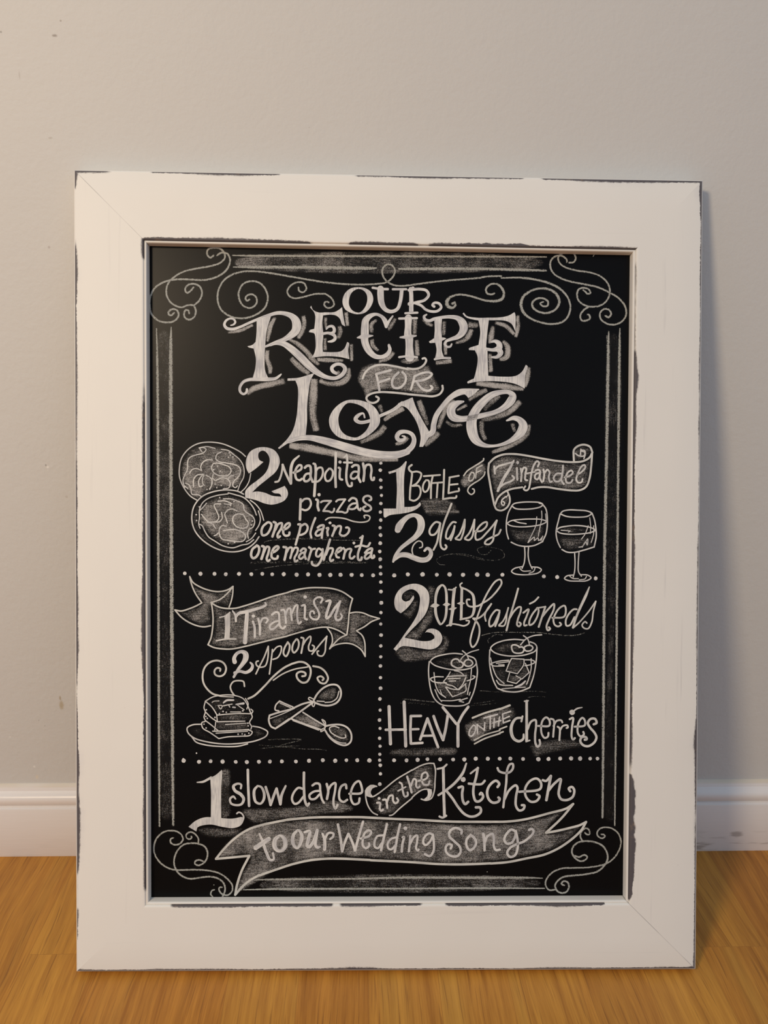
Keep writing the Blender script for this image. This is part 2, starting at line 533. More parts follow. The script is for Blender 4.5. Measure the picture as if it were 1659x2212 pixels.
def dust_material(name, pencil):
    """chalk lying on the grain of the board: coverage comes from the 'den' attribute, the grain and the strokes"""
    m, nt, b, out = new_mat(name)
    n = N(nt)
    co = n.coord()
    den = n.attr('den')
    fine = n.noise(co, 1150 if not pencil else 950, 2, 0.65)
    if pencil:
        g = n.math('ADD', n.math('MULTIPLY', n.math('SUBTRACT', fine, 0.5), 2.3), n.math('MULTIPLY', n.math('SUBTRACT', hatch(n, 0.05, 0.7), 0.5), 0.8))
        a = n.maprange(n.math('ADD', n.math('MULTIPLY', den, 1.05), g), 0.30, 0.95)
        a = n.math('MULTIPLY', a, n.math('MINIMUM', 1.0, n.math('ADD', 0.15, den)))
        colr = (0.38, 0.38, 0.345)
    else:
        st = hatch(n, 0.045, 0.42, 3, 0.6)
        patch = n.noise(co, 38, 3, 0.6)
        g = n.math('ADD', n.math('ADD', n.math('MULTIPLY', fine, 1.0), n.math('MULTIPLY', st, 0.6)), n.math('MULTIPLY', patch, 0.8))
        g = n.maprange(g, 0.86, 1.54, 0.0, 1.0, smooth=False)
        lo = n.math('SUBTRACT', 0.55, n.math('MULTIPLY', den, 1.30))
        a = n.math('ADD', n.math('MULTIPLY', n.maprange(g, lo, n.math('ADD', lo, 1.0)), n.maprange(den, 0.0, 0.12)), n.math('MULTIPLY', den, 0.16), clamp=True)
        colr = (0.44, 0.42, 0.395)
    b.inputs['Base Color'].default_value = (*colr, 1)
    b.inputs['Roughness'].default_value = 0.9
    b.inputs['Specular IOR Level'].default_value = 0.05
    tr = n.node('ShaderNodeBsdfTransparent')
    mx = n.node('ShaderNodeMixShader')
    nt.links.new(a, mx.inputs[0])
    nt.links.new(tr.outputs[0], mx.inputs[1])
    nt.links.new(b.outputs[0], mx.inputs[2])
    nt.links.new(mx.outputs[0], out.inputs['Surface'])
    return m


MATS = [marker_material(), dust_material('chalk_pencil', True), dust_material('rubbed_chalk_dust', False)]
_h = [0]


def spline(P, step, closed=False):
    """centripetal Catmull-Rom through P (rows of coordinates; the first two are x, y)"""
    P = np.array(P, float)
    if len(P) < 3 and not closed:
        n = max(1, int(np.linalg.norm(P[1][:2]-P[0][:2])/step))
        return [P[0]+(P[-1]-P[0])*t/n for t in range(n+1)]
    if closed: Q = np.vstack([P[-1], P, P[0], P[1]])
    else: Q = np.vstack([2*P[0]-P[1], P, 2*P[-1]-P[-2]])
    out = []
    for i in range(1, len(Q)-2):
        p0, p1, p2, p3 = Q[i-1:i+3]
        t = [0.0]
        for a, b in ((p0, p1), (p1, p2), (p2, p3)): t.append(t[-1]+max(1e-4, np.linalg.norm((b-a)[:2]))**.5)
        n = max(2, int(np.linalg.norm((p2-p1)[:2])/step))
        for k in range(n):
            x = t[1]+(t[2]-t[1])*k/n
            A1 = (t[1]-x)/(t[1]-t[0])*p0+(x-t[0])/(t[1]-t[0])*p1
            A2 = (t[2]-x)/(t[2]-t[1])*p1+(x-t[1])/(t[2]-t[1])*p2
            A3 = (t[3]-x)/(t[3]-t[2])*p2+(x-t[2])/(t[3]-t[2])*p3
            B1 = (t[2]-x)/(t[2]-t[0])*A1+(x-t[0])/(t[2]-t[0])*A2
            B2 = (t[3]-x)/(t[3]-t[1])*A2+(x-t[1])/(t[3]-t[1])*A3
            out.append((t[2]-x)/(t[2]-t[1])*B1+(x-t[1])/(t[2]-t[1])*B2)
    if not closed: out.append(Q[-2])
    return out


def nums(s, k): 
    a = [float(q) for q in s.split()]
    return [a[i:i+k] for i in range(0, len(a), k)]


class Piece:
    """one piece of chalk work = one mesh lying on the panel"""
    def __init__(s, name, label=None):
        s.name, s.label = name, label
        s.v, s.f, s.m, s.den, s.tone, s.cu, s.cv = [], [], [], [], [], [], []
        s.tile(0, 0, 1659)

    def tile(s, x0, y0, w):
        """coordinates that follow are read off a 1659 px wide enlargement of the photo strip x0..x0+w"""
        s.x0, s.y0, s.k = x0, y0, w/1659
        return s

    def loc(s, p): return np.array((s.x0+p[0]*s.k, s.y0+p[1]*s.k))

    def add(s, pts, faces, mat, den, tone, cuv=None, turn=False):
        _h[0] += 1
        lift = (0.00012, 0.00008, 0.00003)[mat] + (_h[0] % 40)*1e-6
        b0 = len(s.v)
        for p in pts:
            X, Z = on_sign(p[0], p[1], DEP-lift)
            s.v.append((X, DEP-lift, Z))
        for f in faces:
            s.f.append(tuple(b0+i for i in f))
            s.m.append(mat)
        s.den += list(den) if hasattr(den, '__len__') else [den]*len(pts)
        s.tone += [tone]*len(pts)
        if cuv is None: cuv = [(p[1], p[0]) if turn else (p[0], p[1]) for p in pts]
        s.cu += [c[0] for c in cuv]
        s.cv += [c[1] for c in cuv]

    def ribbon(s, line, mat, dens, tone=0.0):
        """line rows: x, y, width (photo px)"""
        line = [np.array(q) for q in line]
        n = len(line)
        pts, den, faces = [], [], []
        cross = (-1, 1) if mat == 0 else (-1, -.55, 0, .55, 1)
        dc = (1, 1) if mat == 0 else ((.42, .9, 1, .9, .42) if mat == 1 else (0, .8, 1, .8, 0))
        m = len(cross)
        run, cuv, off = 0.0, [], random.uniform(0, 900)
        for i, q in enumerate(line):
            a, b = line[max(0, i-1)], line[min(n-1, i+1)]
            d = (b-a)[:2]
            d = d/max(1e-6, np.linalg.norm(d))
            if i: run += np.linalg.norm((q-line[i-1])[:2])
            nn = np.array((-d[1], d[0]))
            for c, e in zip(cross, dc):
                pts.append(q[:2]+nn*c*q[2]/2)
                cuv.append((off+run, off+c*q[2]/2))
                g = dens*e
                if mat == 2: g *= min(1, min(i, n-1-i)/2.5+.25)
                den.append(g)
            if i:
                for j in range(m-1): faces.append(((i-1)*m+j, (i-1)*m+j+1, i*m+j+1, i*m+j))
        s.add(pts, faces, mat, den, tone, cuv)
        if mat < 2:                                   # round ends
            for q, e in ((line[0], line[min(1, n-1)]), (line[-1], line[max(0, n-2)])):
                r = q[2]/2
                if r < .4: continue
                d = (q-e)[:2]
                a0 = math.atan2(d[1], d[0])
                cp = [q[:2]]+[q[:2]+r*np.array((math.cos(a0+t), math.sin(a0+t))) for t in np.linspace(-math.pi/2, math.pi/2, 9)]
                s.add(cp, [(0, i, i+1) for i in range(1, 9)], mat, [dens]+[dens*(.42 if mat == 1 else 1)]*9, tone)

    def s_(s, w, txt, mat=0, dens=1.0, tone=.35):
        """stroke of even width; ' / ' makes a sharp corner (last point is repeated)"""
        last = None
        for seg in txt.split('/'):
            P = nums(seg, 2)
            if last is not None and P[0] != last: P = [last]+P
            last = P[-1]
            L = [(*s.loc(p), w*s.k*(1 if mat else .82 if w*s.k < 4.2 else .9)) for p in P]
            if len(L) == 1: continue
            s.ribbon(spline(L, 1.6), mat, dens, tone)
        return s

    def pen(s, w, txt, dens=1.0): return s.s_(w*.9, txt, 1, dens)

    def v_(s, txt, mat=0, dens=1.0, tone=0.0):
        """stroke of changing width: x y w triples"""
        L = [(*s.loc(p), p[2]*s.k) for p in nums(txt, 3)]
        s.ribbon(spline(L, 1.6), mat, dens, tone)
        return s

    def sh(s, txt, dens=.55): return s.v_(txt, 2, dens)

    def outline(s, txt):
        segs = txt.split('/')
        if len(segs) == 1: return [q[:2] for q in spline([(*s.loc(p), 0) for p in nums(txt, 2)], 1.6, True)]
        out, last = [], None
        first = nums(segs[0], 2)[0]
        for i, seg in enumerate(segs):
            P = nums(seg, 2)
            if last is not None and P[0] != last: P = [last]+P
            if i == len(segs)-1 and P[-1] != first: P = P+[first]
            last = P[-1]
            if len(P) < 2: continue
            out += [q[:2] for q in spline([(*s.loc(p), 0) for p in P], 1.6)][:-1]
        return out

    def fill(s, txt, holes=(), tone=0.0):
        loops = [s.outline(txt)]+[s.outline(h) for h in holes]
        flat = [p for l in loops for p in l]
        tri = tessellate_polygon([[Vector((p[0], p[1], 0)) for p in l] for l in loops])
        s.add(flat, [tuple(t) for t in tri], 0, 1.0, tone, None, True)
        return s

    def dust(s, txt, dens=.45, feather=4.0, turn=False):
        """rubbed-in chalk inside an outline, fading over `feather` photo px at its rim"""
        P = np.array(s.outline(txt))
        st = 2.5
        x0, y0 = P.min(0)-st
        x1, y1 = P.max(0)+st
        xs, ys = np.arange(x0, x1+st, st), np.arange(y0, y1+st, st)
        gx, gy = np.meshgrid(xs, ys)
        q = np.stack([gx.ravel(), gy.ravel()], 1)
        A, B = P, np.roll(P, -1, 0)
        inside = np.zeros(len(q), bool)
        dist = np.full(len(q), 1e9)
        for a, b in zip(A, B):
            d = b-a
            l2 = max(1e-9, d@d)
            t = np.clip(((q-a)@d)/l2, 0, 1)
            dist = np.minimum(dist, np.hypot(*(q-a-t[:, None]*d).T))
            c = ((a[1] > q[:, 1]) != (b[1] > q[:, 1]))
            if abs(d[1]) > 1e-9: inside ^= c & (q[:, 0] < a[0]+d[0]*(q[:, 1]-a[1])/d[1])
        den = np.where(inside, np.clip(dist/feather, 0, 1), 0)*dens*.74
        W = len(xs)
        use, faces = {}, []
        pts, dd = [], []

        def vid(i):
            if i not in use:
                use[i] = len(pts)
                pts.append(q[i]); dd.append(float(den[i]))
            return use[i]
        for j in range(len(ys)-1):
            for i in range(W-1):
                c = (j*W+i, j*W+i+1, (j+1)*W+i+1, (j+1)*W+i)
                if inside[c[0]] or inside[c[1]] or inside[c[2]] or inside[c[3]]: faces.append(tuple(vid(z) for z in c))
        s.add(pts, faces, 2, dd, 0, None, turn)
        return s

    def dots(s, r, txt, tone=.15):
        for p in nums(txt, 2):
            c = s.loc(p)
            rr = r*s.k*random.uniform(.9, 1.08)
            a0 = random.uniform(0, 6)
            pts = [c]+[c+rr*random.uniform(.93, 1.07)*np.array((math.cos(a0+t*.524), math.sin(a0+t*.524))) for t in range(12)]
            s.add(pts, [(0, 1+i, 1+(i+1) % 12) for i in range(12)], 0, 1.0, tone)
        return s

    def done(s):
        o = obj(s.name, s.v, s.f, MATS, panel, mi=s.m, label=s.label)
        for nm, arr in (('den', s.den), ('tone', s.tone), ('along', s.cu), ('across', s.cv)):
            at = o.data.attributes.new(nm, 'FLOAT', 'POINT')
            at.data.foreach_set('value', [float(z) for z in arr])
        # normals towards the viewer
        nrm = np.zeros(len(o.data.polygons)*3)
        o.data.polygons.foreach_get('normal', nrm)
        flip = nrm.reshape(-1, 3)[:, 1] > 0
        if flip.any():
            import bmesh
            bm = bmesh.new()
            bm.from_mesh(o.data)
            bm.faces.ensure_lookup_table()
            bmesh.ops.reverse_faces(bm, faces=[bm.faces[i] for i in np.nonzero(flip)[0]])
            bm.to_mesh(o.data)
            bm.free()
        return o


# ---- border bars
p = Piece('border_line', 'pair of chalk bars along the top of the panel')
p.tile(0, 0, 1659)
p.dust('508 561 1172 562 1172 573 508 573', .22, 3)
p.v_('502 551.8 3 560 552.5 5.5 840 553.4 5.5 1100 554.6 4.5 1180 555 3.5', 1).v_('504 577 2.5 540 577 6.5 700 577.8 8 800 579.5 7.5 813 579 4', 1, .95)
p.v_('861 580.6 4 880 580.8 7 1040 580.8 7 1130 583 7 1179 584.5 5', 1, .95).done()
p = Piece('border_line', 'pair of chalk bars down the left side of the panel')
p.dust('345 716 364 716 366 1300 369 1770 350 1770 347 1300', .10, 5, True)
p.v_('338 710 3 340 800 6 342 1200 6.5 343.4 1600 5.5 344.5 1785 4', 1, .95).v_('370 706 2.5 369 740 7.5 369.5 1050 9 371 1330 9.5 372.5 1600 8 374 1782 6', 1, .92).done()
p = Piece('border_line', 'pair of chalk bars down the right side of the panel')
p.dust('1319 722 1333 722 1325 1500 1322 1775 1308 1770 1311 1400', .08, 4, True)
p.v_('1311 725 3 1312 800 3 1306 1150 2', 1, .6)
p.v_('1315 716 3 1314 760 7 1310 1000 7.5 1306.5 1170 7.5 1303 1600 6.5 1301.5 1766 5', 1, .95).v_('1339 709 2.5 1338.5 740 5.5 1334 1150 6 1331 1500 5.5 1328 1783 3.5', 1, .95).done()
p = Piece('border_line', 'pair of chalk bars along the bottom of the panel')
p.dust('566 1905 1165 1902 1168 1911 560 1916', .18, 3)
p.v_('550 1901 3 580 1900 4.5 780 1898 5 860 1896 6 1060 1896 6.5 1140 1896 5 1172 1897 2', 1, .95).v_('526 1922 2.5 600 1920.5 5 860 1919.5 4.5 1060 1918.5 5 1176 1919 3', 1).done()

# ---- corner flourishes
p = Piece('corner_flourish', 'curling scrollwork in the top left corner of the panel').tile(300, 500, 400)
p.pen(21, '670 215 640 235 612 205 620 160 670 148 730 155 765 195 770 235 730 280 640 310 500 335 400 360 320 405 265 460 245 540 265 610 310 655 380 680 440 660 490 665 510 710 495 765 455 790 415 775 405 735 420 705 445 710 450 735')
p.pen(22, '700 215 740 190 790 198 815 240 810 300 770 360 700 405 590 435 450 430 330 430 220 455 140 510 102 590 98 680 120 750 180 800 260 815 320 800 355 755 345 710 305 695 270 715 265 740 290 750 315 730')
p.pen(21, '490 665 540 620 565 560 550 500 500 470 440 480 415 520 430 550 460 535 490 500').done()
p = Piece('corner_flourish', 'curling scrollwork in the top right corner of the panel').tile(980, 530, 400)
p.pen(20, '1035 155 1075 150 1093 115 1075 75 1010 65 950 85 935 120 955 165 1010 200 1100 225 1230 245 1320 280 1380 340 1400 410 1375 490 1310 540 1230 550 1170 535 1120 495 1105 440 1120 395 1165 380 1210 395 1225 425 1200 435 1175 410 1160 400')
p.pen(21, '1015 150 1010 125 970 95 920 95 875 130 865 185 890 245 950 290 1050 325 1180 350 1290 375 1400 425 1480 475 1535 545 1545 620 1510 680 1440 710 1370 700 1315 655 1315 600 1350 570 1395 580 1410 620 1385 645 1360 630')
p.pen(21, '1210 550 1165 580 1135 625 1145 670 1185 675 1220 655 1215 625 1200 620').pen(10, '1250 98 1262 80 1280 70').done()
p = Piece('corner_flourish', 'curling scrollwork in the bottom left corner of the panel').tile(320, 1750, 300)
p.pen(25, '300 330 270 345 268 385 310 412 370 405 415 355 400 300 350 258 270 245 190 260 115 320 75 400 70 490 100 570 170 650 260 700 360 715 550 712 720 722 850 755 950 825 1005 900 1000 970 950 1015 890 1005 850 965 850 925 880 920')
p.pen(26, '655 610 610 595 565 610 560 640 600 660 660 635 700 580 710 510 680 440 610 405 520 395 430 410 360 470 320 550 310 640 345 730 410 790 500 820 620 805 740 795 830 815 900 870 920 940 905 1000 890 1030')
p.pen(24, '600 400 600 340 560 285 510 262 460 285 455 325 490 348 520 330 515 310').pen(22, '790 950 760 965 748 1005 770 1036').done()
p = Piece('corner_flourish', 'curling scrollwork in the bottom right corner of the panel').tile(1060, 1750, 300)
p.pen(24, '1320 290 1345 290 1365 310 1340 335 1290 320 1270 275 1300 225 1370 205 1450 220 1520 275 1555 360 1545 450 1490 550 1400 630 1290 665 1150 685 1000 690 860 695 760 730 690 790 655 860 665 920 700 955 770 950')
p.pen(27, '1000 545 1060 560 1110 535 1150 550 1140 585 1080 610 1010 575 970 500 990 430 1050 385 1140 370 1250 385 1340 430 1390 510 1395 590 1350 670 1270 735 1140 765 1000 780 880 795 810 835 770 900 790 960 850 990 910 970 935 910 915 860 870 850 845 880 880 900')
p.pen(24, '1095 370 1070 310 1090 250 1140 215 1175 240 1180 290 1150 290 1125 270').done()
p = Piece('title_flourish', 'long looped chalk scroll arching over the title').tile(300, 500, 400)
p.pen(21, '990 610 970 620 955 600 975 570 1020 565 1055 600 1050 650 1000 685 940 670 900 610 895 545 930 475 1000 445 1080 460 1135 520 1155 600 1130 680 1060 740 960 775 870 775 790 745 730 690 705 600 715 520 760 440 840 385 950 358 1080 360 1250 385 1450 420 1659 455')
p.pen(20, '1430 500 1435 530 1470 545 1500 515 1480 465 1420 455 1355 490 1330 540 1350 580 1400 598 1480 585 1580 560 1659 558')
p.tile(640, 530, 400).pen(20, '249 328 300 335 480 350 600 352 720 345 810 330 870 275 885 225 860 180 825 170 785 190 770 235 785 290 830 335 880 358 960 362 1100 345 1300 320 1659 290')
p.pen(20, '249 431 270 440 320 480 338 530 315 555 280 560 250 530 262 505 290 510')
p.v_('1395 525 24 1420 512 24 1425 535 24 1400 560 24 1360 545 34 1350 505 38 1380 465 26 1450 442 20 1550 452 20 1659 485 20', 1)
p.tile(980, 530, 400).pen(20, '249 287 300 278 430 276')
p.v_('425 292 14 600 290 20 750 310 22 870 345 24 960 395 22 1020 465 20 1045 545 20 1030 625 20 975 685 20 880 705 20 780 690 20 690 655 22 625 600 28 603 530 30 625 460 28 700 405 22 790 385 22 870 400 24 930 450 28 945 515 26 910 575 22 840 605 22 760 595 22 710 555 22 705 515 22 740 480 22 800 475 20 845 505 20 840 540 20 800 545 18 775 520 16 805 505 14', 1)
p.v_('249 485 20 290 495 22 370 500 26 425 485 30 450 440 28 430 380 24 380 345 20 320 355 20 290 390 20 300 430 20 340 440 20 365 430 18', 1).done()

# ---- title: OUR
p = Piece('title_word', 'hand lettered word OUR').tile(640, 530, 400)
p.fill('550 375 480 390 430 440 414 510 440 575 500 608 560 617 620 600 670 545 690 480 670 420 620 385', ['552 391 500 420 475 475 475 540 510 588 568 601 612 560 635 500 630 440 598 402'])
p.s_(24, '685 380 750 390 820 392', tone=0).v_('755 390 58 755 450 58 765 520 52 800 575 38 850 593 32 905 570 30 933 500 32 945 400 34').s_(22, '865 393 985 393', tone=0)
p.v_('1025 392 36 1030 450 36 1030 590 40').v_('1010 402 26 1045 382 28').s_(27, '1040 395 1100 392 1165 405 1186 445 1150 490 1080 510 1035 520', tone=0)
p.dots(16, '1012 525').s_(26, '1060 515 1120 540 1160 575 1210 592 1265 588 1298 555 1280 522 1240 515 1220 535 1235 548', tone=0).s_(22, '978 608 1085 603', tone=0).done()

# ---- title: RECIPE
p = Piece('title_word', 'large drop shadowed word RECIPE').tile(460, 640, 320)
p.sh('700 235 40 650 320 60 625 420 55 610 510 30', .55).sh('1010 215 60 1022 300 64 1005 380 64 950 475 50', .6).sh('610 600 50 605 700 60 640 800 60 640 870 40', .6)
p.sh('850 480 40 960 540 60 1050 620 60 1110 700 70 1190 770 40', .5).sh('870 690 60 980 800 80 1080 870 50', .5).sh('165 408 26 300 385 42 450 320 36', .5)
p.sh('380 1100 50 430 1050 70 520 1010 76 650 985 76 810 945 90', .55).sh('1520 800 40 1515 900 76 1440 965 76 1300 980 60 1190 940 60', .5).sh('1380 880 50 1420 840 40', .35)
p.v_('200 325 14 230 316 20 250 290 24 232 258 22 190 250 22 145 275 26 128 320 30 155 358 34 215 368 32 300 345 28 400 300 28 500 258 30 620 215 36 720 188 40 800 192 46 880 222 64 925 270 90 938 325 100 925 385 92 870 440 74 800 482 50 700 518 36 590 562 24')
p.fill('490 268 488 400 478 510 / 478 510 440 545 386 560 / 386 560 400 572 455 585 / 455 585 480 690 475 800 440 930 / 440 930 625 930 / 625 930 585 830 578 700 583 585 / 583 585 590 480 605 370 650 225 / 650 225 490 268')
p.v_('380 1040 24 375 1072 26 345 1095 26 308 1072 28 302 1020 30 340 960 32 400 935 36 500 930 40 620 930 40 700 920 32 748 888 24 764 872 14')
p.v_('640 545 30 700 525 40 790 532 60 880 590 76 980 680 84 1080 780 80 1180 860 62 1280 908 44 1380 915 40 1455 870 46 1480 810 44 1445 768 38 1380 762 36 1332 800 40 1342 840 38 1380 862 34')
p.tile(660, 640, 240)
p.sh('300 310 60 300 420 66 315 490 40', .6).sh('295 620 60 290 720 60 295 810 66', .55).sh('500 440 70 520 520 90 480 640 70', .55).sh('605 235 70 628 445 64', .6).sh('685 710 72 690 970 54', .62).sh('170 945 64 350 952 80 570 960 40', .6)
p.sh('1070 350 40 985 420 80 990 550 70', .5).sh('985 640 80 1010 740 80 1090 815 40', .5).sh('1345 325 66 1290 420 80 1235 510 50', .55).sh('1320 830 66 1240 920 80 1090 980 44', .55)
p.fill('85 140 / 85 140 110 200 190 240 300 240 430 235 500 200 545 162 / 545 162 562 280 592 450 / 592 450 545 420 515 340 460 290 370 275 262 285 / 262 285 250 400 262 520 / 262 520 265 600 / 265 600 255 720 260 830 / 260 830 400 835 530 820 585 770 622 682 / 622 682 650 700 638 800 655 938 / 655 938 500 905 300 895 88 918 / 88 918 130 850 150 760 145 600 / 145 600 130 555 50 535 / 50 535 60 508 130 485 / 130 485 140 400 145 300 128 240 68 165 / 68 165 85 140')
p.v_('310 490 22 345 455 34 400 448 40 428 485 46 425 530 48 390 555 50 330 548 40 255 560 40').v_('390 560 45 435 590 46 438 640 46 395 670 42 340 678 22')
p.v_('1205 455 44 1190 375 70 1140 305 50 1055 268 44 965 295 70 900 360 100 888 450 112 885 560 118 882 650 110 905 740 104 960 830 94 1040 895 74 1130 908 60 1215 870 60 1258 800 54 1245 730 38').v_('1302 296 24 1255 360 34 1205 445 50').v_('775 618 20 840 606 60 930 595 50 1005 588 16')
p.tile(860, 640, 320)
p.sh('188 255 66 185 430 56', .5).sh('205 485 52 218 670 60', .55).sh('30 725 40 110 730 66 230 705 44', .5)
p.s_(28, '12 250 210 245', tone=0).v_('115 245 82 112 340 72 110 440 84 122 465 90 125 560 84 130 680 104').v_('24 460 18 110 455 44 200 442 18').s_(26, '12 682 110 672 212 682', tone=0)
p.sh('518 275 56 510 440 50', .5).sh('528 520 50 532 660 44', .5).sh('275 250 40 330 305 50 390 330 36', .5).sh('825 365 66 770 470 70 640 525 36', .55).sh('418 748 60 605 725 60', .6)
p.v_('318 205 18 290 225 28 302 258 32 350 275 34 400 255 36 480 238 34 580 230 38 665 245 56 715 290 86 735 350 92 715 410 78 665 455 54 590 482 38 540 502 30 522 538 28 545 565 26 585 562 24 600 535 18')
p.fill('405 255 / 405 255 410 380 402 470 / 402 470 345 508 / 345 508 355 522 415 520 / 415 520 430 600 412 705 / 412 705 520 695 / 520 695 490 610 490 500 / 490 500 540 475 / 540 475 525 465 490 460 / 490 460 485 360 492 240 / 492 240 405 255')
p.s_(28, '412 705 480 692 580 692', tone=0)
p.sh('1065 330 50 1040 460 76 1025 530 40', .6).sh('1028 640 54 1040 850 56', .55).sh('1080 295 50 1200 330 60 1305 430 44', .6).sh('1338 210 46 1342 340 60 1318 460 40', .62).sh('1170 495 44 1225 570 76 1215 680 76 1130 712 40', .6).sh('1465 790 52 1450 900 66 1420 1020 44', .62)
p.sh('870 975 56 1100 1000 76 1300 1025 76 1410 1045 34', .6).sh('780 320 80 900 325 70', .5)
p.fill('735 182 / 735 182 770 220 880 240 1010 240 1150 235 1240 215 1302 178 / 1302 178 1312 200 1314 395 / 1314 395 1270 310 1200 275 1015 268 / 1015 268 1000 400 985 560 / 985 560 1000 610 / 1000 610 1005 750 1010 890 / 1010 890 1150 900 1320 890 1390 840 1430 768 / 1430 768 1448 780 1422 900 1418 1032 / 1418 1032 1300 978 1100 952 880 957 780 977 / 780 977 775 960 850 920 / 850 920 880 800 890 680 860 605 / 860 605 795 602 / 795 602 792 585 900 545 / 900 545 920 400 900 270 / 900 270 840 260 760 235 722 195 / 722 195 735 182')
p.v_('1042 512 18 1085 502 38 1130 532 60 1130 578 70 1070 600 40 985 592 34').v_('1120 590 60 1148 632 60 1110 678 40 1050 682 20').done()

# ---- title: FOR on its ribbon
p = Piece('ribbon_banner', 'small waving chalk ribbon with the word FOR').tile(0, 0, 1659)
p.dust('772 815 783 792 810 784 845 784 880 793 905 795 925 788 940 815 950 842 930 852 880 848 830 843 805 846 790 857 782 840 773 825', .5, 7)
p.tile(560, 760, 320)
p.s_(26, '1158 300 1180 245 1230 190 1300 155 1400 145 1500 160 1600 180 1659 192').s_(26, '1310 500 1338 520 1325 552 1270 572 1215 550 1200 512 1240 475 1330 452 1480 455 1659 472')
p.s_(28, '1310 250 1330 340 1345 432', tone=.1).s_(28, '1310 248 1400 225 1475 205', tone=.1).s_(28, '1330 340 1400 320 1458 300', tone=.1).s_(28, '1560 232 1510 280 1487 340 1502 395 1550 408 1598 388 1638 330 1635 265 1602 228', tone=.1)
p.tile(840, 770, 320)
p.s_(26, '207 132 280 140 350 125 400 85 418 40 400 18 378 25').s_(26, '207 422 400 440 500 445 570 420 603 370 600 328')
p.s_(28, '285 222 270 290 245 372', tone=.1).s_(28, '290 222 370 188 450 178 482 198 450 235 380 265 290 280', tone=.1).s_(28, '310 280 350 340 400 378 450 382 488 350 470 330', tone=.1).done()

# ---- title: LOVE
p = Piece('title_word', 'large drop shadowed word LOVE with swash L').tile(560, 760, 320)
p.sh('615 300 90 605 500 110 600 700 100 640 890 90', .6).sh('335 1050 70 500 1070 100 800 1130 90 1100 1190 90 1560 1205 56', .6).sh('1345 590 66 1375 680 44', .5).sh('1415 830 76 1330 920 80 1130 1018 50', .5).sh('1620 630 66 1500 690 76 1395 770 44', .5)
p.fill('318 298 440 290 530 265 622 236 / 622 236 578 310 555 430 538 600 535 780 520 935 / 520 935 430 985 330 1020 225 1088 / 225 1088 210 1078 / 210 1078 310 980 375 880 415 740 432 560 432 400 405 322 / 405 322 316 324 / 316 324 318 298')
p.v_('330 1005 40 430 970 52 560 962 60 700 988 78 850 1030 88 1000 1075 92 1200 1128 88 1400 1155 84 1550 1150 80 1659 1118 68')
p.fill('1010 538 920 570 830 650 783 750 800 860 880 950 1000 987 1090 990 1180 962 1290 880 1348 800 1342 700 1270 600 1150 548', ['990 575 925 640 887 740 905 860 960 925 1050 958 1100 955 1190 890 1238 800 1240 740 1200 650 1110 592'])
p.tile(840, 770, 320)
p.sh('70 985 40 150 960 60 215 905 50', .5).sh('335 490 70 380 620 76 440 770 44', .35).sh('740 490 64 650 570 66 590 700 66 555 815 50', .5).sh('565 850 66 480 930 80 400 1000 46', .5).sh('1100 370 56 1000 420 66 890 490 44', .5)
p.sh('1475 500 76 1350 620 76 1200 680 76 1030 715 44', .5).sh('1040 715 66 1040 830 70 1085 940 54', .5).sh('1575 760 44 1550 870 60 1400 980 66 1150 1078 50', .55).sh('1240 435 66 1130 520 84 1065 610 44', .35).sh('635 725 40 720 772 50 825 765 34', .4).sh('1380 745 60 1412 845 44', .45).sh('880 540 44 760 605 30', .5)
p.v_('207 1062 66 265 1000 58 282 930 50 258 872 44 190 842 40 122 852 50 90 898 50 112 938 44 170 928 36 178 900 26 150 890 16')
p.fill('105 525 / 105 525 185 492 265 458 / 265 458 300 560 370 700 450 840 / 450 840 460 870 382 1012 / 382 1012 342 1012 / 342 1012 355 900 320 760 260 650 190 570 105 540')
p.v_('430 890 50 490 840 62 502 760 60 532 660 56 600 560 54 690 460 56 790 402 70 880 388 60 1005 370 16').fill('800 400 / 800 400 1000 366 / 1000 366 985 395 930 440 890 465 / 890 465 860 432 800 400')
p.v_('835 505 20 770 522 60 712 562 90 695 620 98 722 678 90 800 700 70 900 690 60 1050 660 56 1200 620 54 1305 560 70 1370 490 90 1388 440 76 1345 402 50 1260 400 52 1150 432 70 1050 512 86 970 610 96 928 720 112 932 830 116 970 930 96 1050 988 56 1150 1003 32 1280 980 36 1400 920 60 1485 840 100 1503 770 98 1465 712 68 1400 690 50 1320 718 18')
p.tile(560, 760, 320)
p.v_('1180 735 20 1165 690 20 1110 710 38 1078 755 44 1120 788 38 1230 775 36 1370 710 34 1500 650 36 1600 575 42').done()
# ---- first box: pizzas
p = Piece('chalk_numeral', 'bold numeral 2 beside the pizzas').tile(370, 930, 320)
p.fill('1032 352 960 415 900 460 868 482 / 868 482 840 420 838 330 880 240 960 195 1060 188 1150 218 1205 290 1212 370 1170 460 1080 540 980 620 905 692 / 905 692 960 682 1050 698 1130 730 1235 742 / 1235 742 1215 710 1150 700 1122 680 / 1122 680 1200 650 1270 620 / 1270 620 1300 670 1306 720 1270 780 1200 815 1120 830 1040 815 950 780 828 752 / 828 752 830 680 880 620 960 560 1050 480 1090 400 1100 310 1060 240 1020 225 980 250 975 300 990 332 1032 352').done()
p = Piece('pizza_drawing', 'chalk drawing of the upper pizza').tile(370, 930, 320)
p.dust('290 770 210 720 145 630 110 530 110 430 140 310 200 220 290 165 410 150 560 165 660 210 750 280 815 400 815 520 770 620 640 660 420 690', .42, 12)
p.s_(16, '295 785 210 730 135 630 95 530 90 430 115 310 190 210 290 150 410 130 560 145 680 190 780 245 830 290').s_(14, '890 480 870 570 830 640 780 690')
p.s_(14, '150 640 130 560 150 500 180 440 185 340 210 300 290 270 360 250 390 210 350 190 320 200 345 240').s_(14, '310 195 400 180 490 200').s_(14, '560 210 640 225 700 270 760 320 800 380 815 440 810 520 770 600 745 670')
